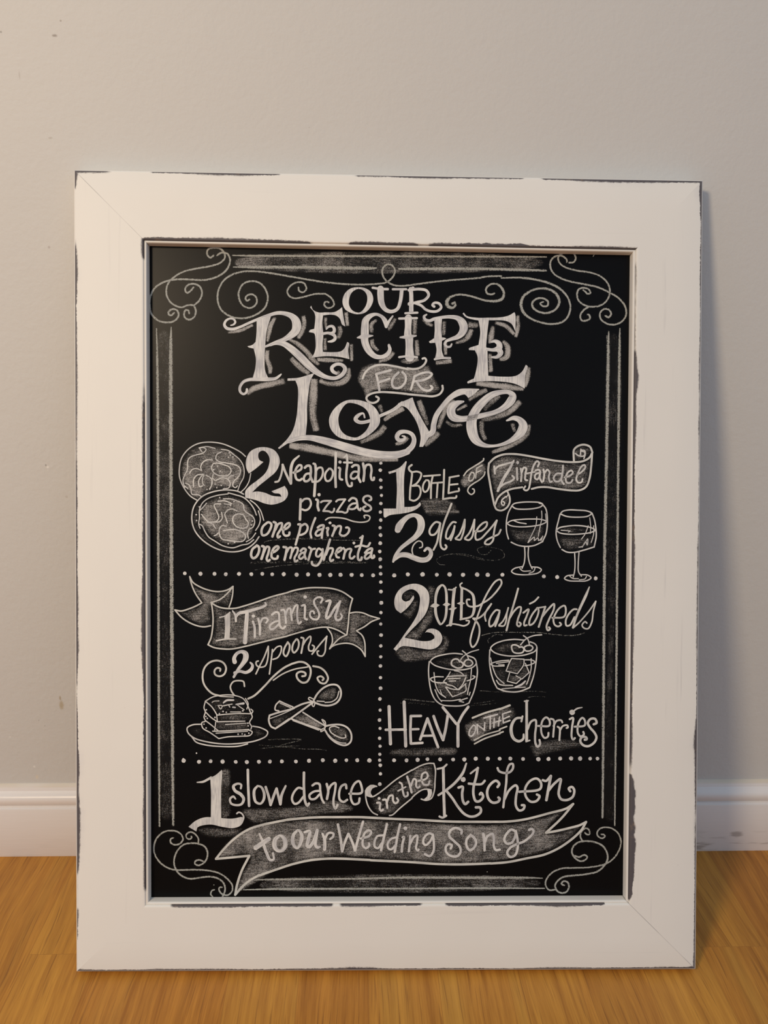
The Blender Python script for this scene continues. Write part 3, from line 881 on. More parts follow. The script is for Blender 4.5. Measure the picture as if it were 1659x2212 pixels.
p.s_(15, '560 240 510 270 500 320 540 350 620 365 700 380 760 410 775 460 750 520 700 570 690 620 720 640 740 620').s_(15, '470 370 450 410 460 450 500 490 580 510 640 500 670 450 650 410 580 380 520 365 470 370')
p.s_(15, '460 330 400 330 350 360 330 410 340 450').s_(14, '340 450 280 425 230 440 205 480').s_(16, '360 490 290 500 250 550 250 630').s_(14, '360 490 330 520 305 570 320 630 350 620').s_(13, '365 500 350 540 350 590 370 615')
p.s_(14, '390 500 440 530 460 580 430 660').s_(13, '470 490 455 560 450 620').s_(13, '470 540 490 560').s_(14, '500 560 570 530 630 545 660 590 645 640 580 655').s_(13, '640 540 660 510 700 500').s_(14, '160 590 200 610 220 660 230 710 300 720 340 740').s_(14, '150 620 185 650')
p.dots(8, '520 400 475 440 548 455 690 295 650 250 640 300 660 275 430 650 400 660 490 600 510 640 560 615 595 650 235 715').done()
p = Piece('pizza_drawing', 'chalk drawing of the lower pizza').tile(370, 1040, 240)
p.dust('430 640 430 430 500 320 640 230 850 200 1060 260 1180 370 1250 520 1250 640 1180 850 1000 940 800 950 600 830 500 720', .42, 12)
p.dust('320 500 380 350 430 330 420 640 520 800 700 930 900 1000 1150 950 1250 830 1250 880 1100 1010 880 1040 600 950 400 800 320 640', .13, 8)
p.s_(24, '1310 825 1250 910 1150 990 1020 1040 870 1050 720 1020 570 950 440 850 350 730 310 600 310 480 340 370 410 270 500 200 620 155 760 130 900 130 1000 150 1080 190').s_(20, '1180 280 1260 340 1330 430 1360 510 1380 580')
p.s_(20, '430 700 410 640 420 540 420 430 460 330 540 260 680 210 850 185').s_(22, '850 170 960 200 1080 240 1180 330 1240 420 1270 500').s_(20, '1300 440 1330 560 1310 650 1260 730').s_(20, '430 430 480 380 525 325')
p.s_(21, '410 635 460 660 500 740 560 830 650 890 770 960 920 990 1050 950 1150 930 1230 870').s_(20, '1120 900 1200 850 1260 770').s_(20, '780 260 880 260 980 290 1070 340 1090 430 1150 480 1220 530 1245 600 1220 680 1160 720 1140 780 1150 850')
p.s_(22, '700 295 800 290 900 330').s_(18, '790 335 890 345').s_(20, '740 335 650 340 640 360 680 450 710 530 680 590 600 605 550 600 500 550 450 490').s_(20, '750 460 760 550 720 600 600 610').s_(20, '540 610 620 640 660 700')
p.s_(20, '980 440 910 410 840 430 800 490 820 560 840 620').s_(20, '1080 500 1000 485 930 520 920 600 970 670 1060 700 1130 680 1150 620 1110 560 1080 500').s_(20, '820 670 760 660 720 710 720 790 760 860 850 880').s_(20, '780 730 960 720 1090 780 1110 830 1070 890 950 895 850 880').s_(20, '700 770 670 800 640 810')
p.dots(12, '372 497 378 583 722 240 1210 590 1195 650 850 930 945 910 420 380 885 360 935 300').done()
p = Piece('chalk_lettering', 'words Neapolitan pizzas').tile(570, 950, 280)
p.s_(27, '145 540 185 530 215 470 235 380 240 318').s_(34, '240 320 270 400 310 490 345 558').v_('345 558 34 345 450 38 350 350 38 380 270 32 450 206 22', tone=.35)
p.s_(32, '380 420 430 405 480 370 478 328 450 325 408 380 402 450 420 505 460 518 485 500').s_(34, '525 358 548 335 590 335 602 400 598 470 622 530').s_(32, '595 430 540 440 512 490 522 528 560 528 598 490')
p.s_(30, '635 305 655 310').s_(38, '660 330 665 400 660 500 645 718').s_(28, '668 400 695 362 740 358 756 410 740 480 700 528 660 540 620 538').s_(29, '835 368 792 420 782 480 802 526 840 523 876 470 880 400 852 368')
p.s_(36, '920 165 918 300 915 450 920 603').s_(32, '958 358 974 365 970 430 975 500 1002 510').dots(22, '975 285 706 703').s_(32, '1060 190 1068 300 1056 430 1062 540 1090 592 1123 588 1125 552').s_(24, '1025 226 1060 192').s_(28, '1025 290 1128 292')
p.s_(34, '1130 345 1160 325 1208 332 1215 400 1210 480 1235 538').s_(30, '1212 412 1150 410 1115 450 1118 490 1160 498 1208 460').s_(36, '1270 305 1285 400 1275 525').s_(32, '1285 390 1312 325 1360 322 1378 380 1370 470 1385 515 1408 510 1410 485')
p.s_(36, '470 762 466 880 462 1022').s_(30, '475 800 522 758 580 760 602 820 575 880 530 902 490 890').s_(36, '672 765 690 775 688 850 702 903')
p.s_(27, '730 800 755 785 860 782 / 860 782 800 850 760 912 / 760 912 830 915 870 930 895 910 900 882').s_(27, '925 790 950 770 1042 762 / 1042 762 980 850 932 922 / 932 922 1000 922 1040 935 1068 920 1075 885')
p.s_(30, '1090 780 1130 745 1180 760 1197 830 1205 880 1232 903 1240 880').s_(28, '1190 812 1130 820 1090 855 1085 875 1115 888 1165 878 1197 840').s_(30, '1350 775 1372 768 1370 735 1330 717 1282 735 1272 780 1310 820 1360 850 1372 885 1330 913 1282 905 1270 870 1300 852')
p.s_(22, '790 1025 830 1000 920 995 1040 1010 1150 1045 1260 1055 1338 1035 1358 990 1330 968 1282 972 1290 998', 0, tone=.7).done()
p = Piece('chalk_lettering', 'words one plain, one margherita').tile(520, 1090, 320)
p.pen(12, '255 430 300 408 500 388 800 385 1000 395 1340 402', .5).pen(26, '110 650 500 645 800 640 1420 645', .36).pen(10, '160 732 400 690 800 660 1400 652', .5).pen(22, '500 382 850 375 1180 362', .32)
p.s_(28, '292 205 250 245 232 300 245 343 290 333 328 280 343 220 310 197 292 205').s_(30, '370 195 392 205 385 265 355 358').s_(27, '388 282 422 218 460 208 455 260 412 340 418 370 440 355').s_(28, '468 280 510 270 550 230 545 207 510 220 482 270 477 320 500 348 540 340 546 312')
p.s_(28, '645 222 668 220 660 290 640 360 615 448').s_(27, '672 242 722 217 750 250 730 310 680 338 650 340').s_(27, '835 150 800 240 780 320 790 368').s_(28, '862 258 890 237 928 233 915 300 908 372').s_(27, '920 272 862 290 838 330 852 348 890 338 915 300')
p.s_(27, '962 265 982 262 970 300 975 345').dots(17, '1000 205 1268 430').s_(28, '1030 235 1052 240 1050 285 1025 350').s_(26, '1050 292 1085 243 1120 243 1120 280 1110 330 1150 350 1200 320 1215 272 1195 255 1180 258')
p.s_(30, '178 462 132 500 117 570 137 600 170 588 203 530 203 475 180 457').s_(32, '240 465 262 475 255 535 232 608').s_(28, '257 540 292 472 318 478 310 540 290 610 305 633 325 620').s_(29, '347 540 390 520 425 480 412 466 377 482 347 540 347 590 375 608 410 600 415 577')
p.s_(30, '480 475 512 482 508 540 490 618').s_(26, '515 535 547 482 573 484 570 540 555 600').s_(26, '575 535 607 482 638 488 632 540 602 600 610 638 635 625').s_(28, '670 520 700 492 728 502 715 560 728 608').s_(26, '720 532 672 550 652 590 670 608 712 580')
p.s_(28, '765 478 788 498 775 560 757 618').s_(25, '782 540 802 502 832 494').s_(26, '910 512 872 492 847 530 847 575 870 583 910 540').s_(28, '917 500 915 560 890 640 850 683 802 670 797 642').s_(29, '1000 392 970 490 945 560 930 618').s_(27, '955 562 990 492 1030 493 1025 540 1000 600 1010 633 1035 620')
p.s_(26, '1062 545 1097 530 1130 500 1120 482 1085 500 1067 550 1077 588 1100 593').s_(28, '1150 488 1168 510 1160 560 1150 605').s_(24, '1167 540 1192 502 1222 494').s_(26, '1218 495 1238 500 1220 560 1225 598 1250 603 1275 580').s_(28, '1365 352 1345 450 1312 560 1320 618 1348 618 1355 592').s_(22, '1335 374 1368 352').s_(26, '1285 472 1350 458 1420 468 1448 430')
p.s_(28, '1392 540 1430 502 1470 492 1460 560 1470 598 1495 588 1492 570').s_(26, '1465 532 1412 550 1388 590 1402 608 1440 590 1465 550').done()

# ---- second box: wine
p = Piece('chalk_numeral', 'bold numeral 1 before the word BOTTLE').tile(800, 950, 280)
p.fill('230 410 300 390 380 350 455 272 / 455 272 466 280 / 466 280 438 420 430 600 435 860 / 435 860 520 858 590 840 635 798 / 635 798 648 830 600 880 520 920 400 945 250 965 190 997 / 190 997 175 990 168 880 / 168 880 330 880 / 330 880 340 640 330 410 / 330 410 240 438 / 240 438 230 410', tone=.15).done()
p = Piece('chalk_lettering', 'word BOTTLE').tile(800, 950, 280)
p.dust('640 762 1060 772 1110 860 1140 925 1095 962 720 965 665 880', .36, 8).sh('700 910 40 1145 922 44', .42).sh('640 790 30 1000 780 30', .22)
p.s_(28, '530 322 495 352 497 385 530 420 527 500 512 620 505 748', tone=.7).s_(26, '532 415 600 407 650 432 640 490 590 560 540 590 / 540 590 620 592 645 660 620 740 560 780 505 765', tone=.7).s_(25, '712 517 682 560 672 630 695 668 730 650 754 580 745 522 712 517', tone=.7)
p.s_(25, '685 466 892 450', tone=.7).s_(26, '797 470 780 560 775 748', tone=.7).s_(25, '790 555 925 545', tone=.7).s_(26, '862 550 850 738', tone=.7).s_(27, '945 385 940 550 930 760 / 930 760 1020 745 1095 740 1102 720', tone=.7)
p.s_(26, '1015 482 1000 680', tone=.7).s_(25, '1012 482 1132 460', tone=.7).s_(25, '1010 577 1118 566', tone=.7).s_(25, '1000 685 1080 665 1135 652 1132 622', tone=.7).done()
p = Piece('ribbon_banner', 'tiny chalk ribbon with the word OF').tile(800, 950, 280)
p.dust('1145 540 1230 415 1430 285 1495 330 1475 420 1400 505 1250 600 1195 615', .42, 7)
p.s_(22, '1195 460 1240 400 1330 340 1410 290 1448 260 1450 240', tone=.8).s_(21, '1467 412 1457 450 1400 510 1320 560 1260 610 1247 660 1290 700 1330 672 1325 632 1308 628', tone=.8).s_(19, '1292 418 1265 470 1265 525 1302 520 1330 460 1320 420 1292 418', tone=.6).s_(19, '1362 368 1345 488', tone=.6).s_(18, '1360 362 1432 325', tone=.6).s_(18, '1352 422 1412 395', tone=.6).done()
p = Piece('ribbon_banner', 'scroll ended chalk banner with the word Zinfandel').tile(1020, 940, 280)
p.dust('225 370 300 300 420 260 560 252 900 305 1300 350 1450 335 1530 255 1512 480 1455 650 1280 705 960 660 640 660 500 690 400 725 300 860 265 700 225 500', .36, 8)
p.dust('1300 200 1400 140 1500 160 1520 220 1440 310 1310 325', .25, 6).dust('320 860 400 740 450 740 480 830 430 930 370 950 310 930', .3, 6)
p.s_(28, '300 870 285 900 280 880 250 740 225 600 205 460 215 360 / 215 360 290 290 400 248 540 242 700 262 900 300 1100 332 1300 345 1420 332 1500 287 1538 220 / 1538 220 1508 150 1430 122 1350 142 1302 190 1298 260 1302 325', tone=.6)
p.s_(27, '1535 230 1523 400 1500 560 1458 660 1380 703 1280 708 1100 688 960 665 850 667 762 688', tone=.6).s_(26, '640 667 500 690 400 735 330 802 300 870', tone=.6).s_(25, '285 900 310 948 370 965 440 930 480 860 478 790 448 715', tone=.6)
p.s_(20, '432 785 382 830 377 880 400 900 415 862 395 850', tone=.3).s_(16, '455 765 440 795', tone=.5).s_(20, '1320 232 1360 262 1430 265 1442 222 1400 205', tone=.3).s_(20, '1392 180 1385 250', tone=.3).s_(20, '1398 192 1440 197 1448 240 1430 300', tone=.3)
p.s_(27, '282 400 290 490', tone=.3).s_(26, '287 450 330 402 420 372 530 342', tone=.3).v_('532 325 22 480 430 34 400 560 38 328 715 30', tone=.3).s_(28, '332 680 420 620 500 588 538 550 515 520', tone=.3)
p.s_(28, '572 420 578 570', tone=.3).dots(20, '582 350').s_(27, '622 430 632 500 625 590', tone=.3).s_(26, '632 482 660 415 690 422 682 500 680 570 705 578', tone=.3).s_(25, '840 402 858 352 830 332 792 380 762 470 745 580 720 690 690 708 660 690 680 655', tone=.3).s_(22, '700 490 800 470', tone=.3)
p.s_(27, '812 450 850 442 870 465 862 540 892 600', tone=.3).s_(25, '865 482 812 500 802 548 830 568 865 530', tone=.3).s_(27, '912 440 922 500 910 590', tone=.3).s_(25, '922 490 962 442 990 472 980 540 1000 600 1020 590', tone=.3).s_(27, '1162 390 1157 480 1142 580 1172 625', tone=.3).s_(25, '1140 492 1082 492 1042 550 1062 588 1110 588 1147 540', tone=.3)
p.s_(25, '1182 540 1250 520 1288 480 1270 452 1222 480 1197 550 1212 608 1260 608 1285 572', tone=.3).s_(25, '1342 510 1400 470 1448 410 1438 382 1400 400 1352 490 1332 570 1360 608 1400 600 1412 562', tone=.3).done()
p = Piece('chalk_numeral', 'bold numeral 2 before the word glasses').tile(820, 1080, 280)
p.v_('232 385 76 250 340 92 300 270 72 370 212 56 450 196 50 510 232 80 533 300 92 518 390 86 460 470 66 370 540 54 270 620 46 200 720 40 174 790 26', tone=.15).v_('185 765 40 260 708 60 350 705 66 440 740 66 530 768 66 610 757 64 655 700 54 650 645 44 610 617 36 575 650 30', tone=.15)
p.s_(20, '430 715 415 640 440 570 500 525 543 545 545 600 512 613', tone=.5).done()
p = Piece('chalk_lettering', 'word glasses').tile(820, 1080, 280)
p.pen(10, '840 830 765 822 727 770 790 720 950 690 1100 695 1250 735 1400 770 1530 765 1598 720 1570 650 1450 610 1320 600 1250 630 1290 690 1370 695 1430 640', .5).pen(8, '960 700 1100 712 1250 755 1350 770', .45)
p.s_(28, '770 292 722 282 662 340 638 400 652 443 700 443 750 380 775 305', tone=.6).s_(27, '777 300 757 430 732 550 690 638', tone=.6).s_(28, '920 48 880 150 832 270 792 420 777 540 792 610 830 633 858 600 842 577', tone=.6)
p.s_(27, '975 287 940 282 882 350 852 430 852 488 880 498 922 440 960 345', tone=.6).s_(27, '960 332 945 420 910 513', tone=.6).s_(26, '972 490 1020 440 1060 350 1090 252 / 1090 252 1085 350 1060 450 1030 508 975 500', tone=.6).s_(26, '1092 490 1150 420 1190 330 1215 252 / 1215 252 1205 370 1180 480 1140 513 1092 500', tone=.6)
p.s_(26, '1222 402 1300 395 1370 330 1372 283 1330 292 1260 360 1227 440 1237 508 1290 498 1370 420 1440 340 1500 262 / 1500 262 1480 330 1462 430 1450 520 1400 568 1347 558 1362 520 1450 470 1520 438 1550 382', tone=.6).done()
p = Piece('wine_glass_drawing', 'chalk drawing of the taller wine glass').tile(1060, 1060, 260)
p.dust('240 510 400 515 560 500 740 465 745 600 690 690 560 742 400 732 290 650', .27, 14)
p.s_(22, '290 210 320 180 420 160 560 155 680 165 718 190 690 220 600 245 450 255 340 245 290 210').s_(21, '285 220 240 310 220 400 215 480 222 580 245 665').s_(22, '718 192 760 250 778 350 778 500 760 600 718 690').s_(22, '282 710 370 750 480 768 600 755 718 700')
p.s_(20, '222 450 280 415 400 397 550 390 700 397 768 425 700 465 560 490 400 498 270 480 222 450').s_(20, '467 770 472 900 460 1000 432 1070').s_(20, '522 770 517 900 537 1000 572 1075').s_(21, '430 1047 330 1070 287 1110 320 1140 420 1158 560 1153 660 1130 698 1090 660 1060 572 1050').s_(17, '402 1070 440 1105 550 1105').s_(17, '612 1062 592 1110 530 1138')
p.s_(14, '635 360 625 470 570 600 512 713').s_(14, '702 278 705 370 680 500 655 630').s_(15, '515 715 560 670 602 640 600 688 652 650 660 688 702 650 720 622 692 688').s_(20, '320 412 380 437 488 455').s_(12, '755 318 765 420').s_(16, '665 172 700 182').done()
p = Piece('wine_glass_drawing', 'chalk drawing of the shorter wine glass').tile(1060, 1060, 260)
p.dust('910 600 1080 615 1250 610 1420 570 1445 640 1400 770 1250 815 1050 830 960 760', .24, 14).dust('920 545 1060 500 1300 505 1400 540 1250 585 1050 585', .2, 6)
p.s_(22, '960 320 990 285 1080 265 1200 268 1330 280 1390 310 1340 350 1200 365 1050 355 960 320').s_(21, '957 320 932 420 907 520 902 600 922 700 960 783').s_(22, '1397 310 1430 400 1450 520 1453 640 1425 778').s_(23, '982 810 1050 845 1150 850 1280 820 1425 775').s_(22, '902 545 950 510 1050 490 1160 480 1300 490 1420 525 1440 545 1380 575 1250 595 1080 600 950 580 902 545')
p.s_(20, '1157 855 1162 1000 1155 1120 1137 1190').s_(20, '1217 850 1207 1000 1212 1120 1250 1178').s_(21, '1137 1162 1050 1175 1017 1210 1070 1238 1200 1246 1320 1240 1383 1200 1340 1165 1240 1157').s_(16, '1092 1182 1130 1208 1210 1213').s_(16, '1320 1182 1300 1215 1222 1228')
p.s_(14, '1365 372 1378 500 1372 590').s_(14, '1345 482 1300 600 1250 668').s_(14, '1420 482 1418 600 1385 713').s_(16, '1215 778 1260 770 1300 720 1338 662 1330 750 1310 702 1262 778').s_(15, '972 545 1050 550 1100 555 1070 570').done()

# ---- dotted dividers
p = Piece('dotted_line', 'dotted chalk line down the middle of the panel').tile(570, 950, 280)
p.dots(22, '1497 298 1490 388 1495 516 1499 610 1505 712 1497 815 1491 925 1495 1028 1487 1125 1495 1222').tile(520, 1090, 320).dots(20, '1565 340 1562 433 1557 525 1562 612 1565 698 1567 775 1569 867 1571 975 1574 1100 1570 1210')
p.tile(580, 1230, 260).dots(24, '1550 305 1555 460 1550 595 1547 752 1552 905 1547 1055 1547 1205').tile(560, 1390, 280).dots(22, '1552 288 1552 438 1553 572 1545 710 1547 853 1540 980 1547 1087 1541 1213 1547 1315 1543 1418').tile(620, 1630, 270).dots(24, '1230 75 1238 142 1240 255 1232 392').done()
p = Piece('dotted_line', 'upper dotted chalk line, left half').tile(360, 1220, 260)
p.dots(27, '250 118 466 125 660 125 815 130 997 125 1167 130 1318 125 1455 132 1615 127').tile(580, 1230, 260).dots(27, '210 66 388 72 545 68 704 76 852 76 993 74 1146 76 1285 78 1442 80').done()
p = Piece('dotted_line', 'upper dotted chalk line, right half').tile(820, 1080, 280).dots(27, '187 965 362 953 549 953 732 957 895 953 1068 957 1248 955 1384 958 1572 957').tile(1060, 1060, 260).dots(27, '733 1180 916 1190 1447 1208').done()
p = Piece('dotted_line', 'lower dotted chalk line, left half').tile(390, 1620, 270)
p.dots(27, '40 143 245 157 400 150 558 155 732 158 880 160 1040 157 1185 155 1345 152 1530 153').tile(620, 1630, 270).dots(27, '292 82 475 75 640 82 788 75 932 75 1093 78').done()
p = Piece('dotted_line', 'lower dotted chalk line, right half').tile(820, 1490, 260).dots(27, '200 972 372 972 524 965 660 957 834 960 1013 962 1168 960 1325 950 1492 950 1655 950').tile(1040, 1490, 270).dots(27, '384 914 552 919 755 921 890 918 1045 913 1190 911 1310 912 1443 913').dots(22, '1540 913').done()
# ---- third box: tiramisu
p = Piece('ribbon_banner', 'fork tailed chalk banner with the words 1 Tiramisu').tile(360, 1220, 260)
p.dust('340 210 400 300 560 360 740 380 900 310 900 480 860 590 640 560 620 830 520 850 360 790 150 640 300 615 490 530 400 400', .36, 10)
p.dust('625 540 800 605 940 605 1250 515 1659 390 1659 980 1200 1085 900 1155 600 1105 640 900 640 700', .40, 9)
p.tile(580, 1230, 260)
p.dust('0 410 350 300 700 262 1000 330 1130 420 1110 600 1085 890 960 830 750 800 400 870 0 985', .40, 9).dust('1115 610 1300 605 1480 680 1230 840 1320 1000 1325 1180 1180 1040 960 1020 870 1070 880 930 830 820 1080 890', .30, 8)
p.tile(360, 1220, 260)
T_ = .75
p.s_(24, '318 163 360 240 450 300 580 350 720 370 840 345 915 298', tone=T_).s_(24, '318 163 340 260 400 400 485 525 / 485 525 400 570 300 610 200 637 113 622 / 113 622 200 720 300 790 420 840 520 855 605 840', tone=T_).s_(22, '912 305 830 400 730 480 612 520', tone=T_).s_(22, '915 300 910 400 890 500 860 585', tone=T_)
p.s_(25, '610 520 700 575 800 600 940 600 1060 570 1250 510 1450 440 1659 385', tone=T_).s_(25, '615 520 630 620 640 750 630 900 610 1010 570 1102 / 570 1102 650 1140 780 1160 900 1160 1100 1120 1300 1070 1500 1020 1659 985', tone=T_)
p.tile(580, 1230, 260)
p.s_(25, '255 320 350 290 550 255 700 252 880 265 1020 310 1158 402 / 1158 402 1130 500 1112 600 1100 750 1080 902', tone=T_).s_(24, '255 918 400 875 600 820 750 797 850 802 960 840 1072 905', tone=T_)
p.s_(23, '1112 605 1200 590 1300 600 1400 640 1530 677 / 1530 677 1420 720 1320 790 1212 845 / 1212 845 1290 910 1325 1000 1333 1200 / 1333 1200 1280 1110 1180 1040 1080 1017 960 1030 880 1060 842 1095 / 842 1095 880 1000 870 900 810 807', tone=T_).s_(22, '1080 902 980 950 870 1060', tone=T_).pen(14, '1100 930 1200 1000 1300 1080', .6)
p.tile(360, 1220, 260)
p.s_(20, '730 725 800 707 872 655', tone=.3).fill('875 650 875 840 868 1015 / 868 1015 795 1022 / 795 1022 805 860 795 705 / 795 705 875 650', tone=.3).s_(24, '685 1048 800 1025 955 1022', tone=.3)
p.v_('908 635 18 945 690 30 955 780 26', tone=.1).v_('955 720 30 990 672 40 1080 650 44 1200 620 40 1320 582 36 1368 552 30 1358 522 22', tone=.1).v_('1110 650 52 1095 850 54 1080 1070 56', tone=.1)
p.s_(36, '1190 785 1210 850 1215 995', tone=.1).dots(26, '1195 708', .1).s_(36, '1262 745 1285 840 1285 960', tone=.1).s_(30, '1287 810 1322 742 1370 732 1397 760 1370 800', tone=.1).s_(32, '1452 688 1500 655 1540 662 1552 750 1562 840 1600 878 1635 850', tone=.1).s_(30, '1550 770 1480 790 1422 840 1432 888 1480 878 1542 820', tone=.1)
p.tile(580, 1230, 260)
p.s_(32, '178 562 212 560 232 640 240 738', tone=.1).s_(30, '232 640 270 542 300 540 312 620 322 700', tone=.1).s_(30, '320 610 370 502 398 492 395 580 400 690 420 748 448 722', tone=.1).s_(32, '460 500 497 492 502 570 502 680 530 690', tone=.1).dots(27, '505 380', .1)
p.s_(29, '720 460 745 402 690 382 632 420 632 480 680 560 700 640 670 688 612 683 572 640 582 582 620 577 630 608', tone=.1).v_('792 440 24 850 432 34 822 540 36 795 640 36 802 675 34 840 650 34 910 540 36 988 440 30', tone=.1).v_('985 445 30 950 560 34 922 650 34 942 698 32 990 688 28 1013 640 24 992 612 20', tone=.1).done()
p = Piece('chalk_lettering', 'words 2 spoons').tile(390, 1390, 240)
p.v_('808 275 66 800 222 56 840 152 48 910 122 50 968 152 78 973 220 82 930 300 62 860 390 46 795 500 36').v_('810 440 46 880 415 40 980 432 46 1060 380 48 1073 320 36 1042 285 26')
p.s_(27, '1160 262 1132 272 1132 320 1180 353 1260 338 1290 280 1308 180 1310 42 / 1310 42 1250 200 1180 340 1125 455', tone=.6).s_(27, '1372 90 1360 200 1345 320 1327 455', tone=.6).s_(26, '1372 130 1440 52 1500 42 1500 120 1450 210 1380 238', tone=.6)
p.tile(580, 1230, 260).s_(27, '262 1010 222 1080 207 1160 240 1198 280 1130 290 1040 265 1002', tone=.6).s_(27, '382 965 342 1020 327 1110 350 1148 400 1100 418 1010 395 962 378 965', tone=.6).s_(27, '452 940 482 950 472 1040 452 1153', tone=.6).s_(26, '472 1050 520 970 578 922 580 980 552 1060 562 1118 610 1120 630 1062 605 1045', tone=.6)
p.s_(26, '805 922 720 1020 600 1168', tone=.6).s_(26, '802 930 787 1040 777 1140 740 1193 682 1180 672 1130 690 1125', tone=.6).done()
p = Piece('cake_drawing', 'chalk drawing of steaming layered cake on a plate').tile(390, 1390, 240)
p.dust('310 1220 140 1260 130 1330 400 1450 700 1490 1100 1440 1280 1360 1200 1270 1080 1240 1060 1390 560 1440 330 1280', .16, 12).dust('550 1080 1050 1060 1040 1140 980 1160 560 1160', .25, 8).dust('530 1180 1000 1180 1030 1270 530 1290', .30, 8).dust('390 870 640 790 930 830 1000 990 540 1050', .1, 8)
p.s_(24, '310 1205 180 1215 100 1260 110 1330 200 1410 400 1470 650 1500 900 1490 1130 1450 1280 1380 1300 1320 1200 1260 1080 1235').s_(24, '170 1395 230 1470 350 1510 550 1535 850 1535 1000 1500')
p.s_(21, '540 1060 470 950 370 862 / 370 862 480 800 640 770 800 775 930 820 990 900 1050 1045').s_(21, '370 870 350 960 370 1020 350 1100 370 1160 320 1180 330 1260 440 1330 570 1420 / 570 1420 700 1395 900 1385 1040 1370 1070 1320 1010 1290')
p.s_(21, '540 1070 700 1055 880 1045 1060 1050').s_(20, '540 1070 550 1170').s_(20, '380 1030 450 1100 550 1170 / 550 1170 700 1165 960 1160').s_(19, '525 1175 510 1290').s_(20, '370 1150 450 1210 560 1300').s_(22, '480 1310 700 1305 1020 1285').s_(20, '1050 980 1080 1010 1060 1050 1070 1100 1030 1180 1060 1240 1050 1280').s_(18, '530 1340 700 1330 1000 1310').s_(16, '670 1210 980 1190').s_(18, '590 790 790 800')
p.v_('640 885 20 690 850 30 790 845 26').s_(16, '560 925 620 930 600 980 560 925').s_(18, '620 935 690 920 770 905').s_(18, '720 920 735 950').v_('830 910 20 940 895 34').s_(15, '850 920 950 990').s_(16, '470 880 500 862 575 858').s_(15, '745 1022 900 1022').s_(18, '970 820 1010 900 990 980').v_('780 952 20 815 955 22')
p.dots(12, '635 1015 683 1028 580 1048 930 1005 385 990 378 1090 400 1118 350 1205 382 1262 515 1105 1005 1190 1010 1230 860 1355 920 1350 960 1360 1020 1340').dots(12, '238 1638 40 1722')
p.s_(30, '580 780 480 750 390 670 340 580 330 470 360 360 440 280 550 255 640 290 680 370 650 460 580 490 515 460 510 400 550 365 595 380 590 410', tone=.7).s_(28, '800 770 760 710 745 640 790 570 880 555 940 570 955 640', tone=.7)
p.s_(32, '1010 825 1100 780 1250 640 1400 480 1550 360 1659 305', tone=.7).tile(560, 1390, 280).s_(28, '415 261 520 235 590 250 650 310 655 400 610 490 550 500 490 450 480 390 530 360 590 380 590 410 550 420', tone=.7).s_(21, '180 470 300 390 450 330 620 300', tone=.8).s_(26, '690 290 780 310 850 370 880 450 840 510 780 500 745 440 790 420 825 450 810 470', tone=.7).done()
p = Piece('spoon_drawing', 'chalk drawing of the spoon with its bowl up').tile(560, 1390, 280)
p.dust('740 700 830 590 920 545 990 560 1000 640 960 720 850 740', .24, 10).dust('150 960 400 860 680 750 500 880 330 1000 210 1080 160 1040', .25, 10)
p.s_(26, '700 722 740 650 820 570 920 527 1000 537 1043 600 1038 690 990 758 900 793 800 788 718 760').s_(18, '740 737 830 742').s_(18, '1020 612 992 700 930 745 842 755').s_(18, '690 710 640 690 630 710 680 740 712 745').s_(18, '700 740 710 770 695 808 677 790 692 750')
p.s_(25, '690 742 560 772 400 842 250 882 132 920 / 132 920 122 980 150 1060 205 1090 / 205 1090 330 1010 500 890 690 752').s_(14, '142 960 300 900 450 832').s_(14, '222 1070 380 962').done()
p = Piece('spoon_drawing', 'chalk drawing of the spoon with its bowl down').tile(560, 1390, 280)
p.dust('870 1080 1000 1050 1120 1090 1170 1180 1150 1280 1000 1260 900 1180', .22, 10).dust('560 890 820 1050 780 1090 420 960', .3, 8).dust('260 750 420 810 330 850 220 840', .25, 6)
p.pen(14, '120 1232 300 1225 540 1232 400 1270 250 1310', .55).pen(12, '0 1300 250 1315 520 1308', .45).pen(10, '0 1345 300 1325 560 1350 780 1355 860 1370', .5)
p.s_(25, '842 1060 920 1042 1040 1040 1130 1080 1178 1160 1168 1260 1100 1303 1000 1278 900 1200 842 1110').s_(17, '1020 1080 960 1060 902 1080 912 1130 980 1180 1060 1210 1108 1200 1100 1168').s_(17, '877 1160 950 1230 1040 1270 1108 1276').s_(18, '840 1042 810 990 802 972 842 1000 850 1045').s_(18, '835 1080 790 1108 787 1128 830 1105 845 1070')
p.s_(22, '250 862 205 850 212 790 260 737 / 260 737 330 770 430 812').s_(22, '560 882 700 970 830 1047').s_(24, '402 962 560 1022 780 1100').s_(14, '265 762 400 822').s_(14, '430 987 600 1050 760 1110').done()

# ---- fourth box: old fashioneds
p = Piece('chalk_numeral', 'largest numeral 2 with a chalk drop shadow').tile(830, 1250, 260)
p.dust('600 90 700 110 695 300 672 590 560 720 470 840 290 805 480 620 610 380', .30, 8).dust('140 1010 240 935 640 980 800 880 795 760 905 840 885 960 780 1060 600 1120 250 1145', .36, 8).dust('245 470 340 400 400 300 470 300 440 450 345 565', .28, 8).dust('255 190 330 160 440 190 390 270 300 310 250 270', .15, 6)
p.fill('402 228 412 262 370 340 300 420 228 477 / 228 477 160 420 140 340 150 250 210 150 310 90 430 70 530 100 600 170 622 260 610 380 560 500 470 610 370 710 280 812 / 280 812 400 837 540 862 640 852 692 822 / 692 822 690 790 650 750 582 735 / 582 735 562 747 / 562 747 600 700 680 690 760 730 800 810 780 890 720 950 640 975 500 960 380 940 240 935 162 995 / 162 995 128 970 / 128 970 200 880 290 750 390 610 460 480 490 340 490 250 450 180 380 145 300 170 250 220 245 280 290 315 350 300 / 350 300 402 228', tone=.18).done()
p = Piece('chalk_lettering', 'words OLD fashioneds').tile(830, 1250, 260)
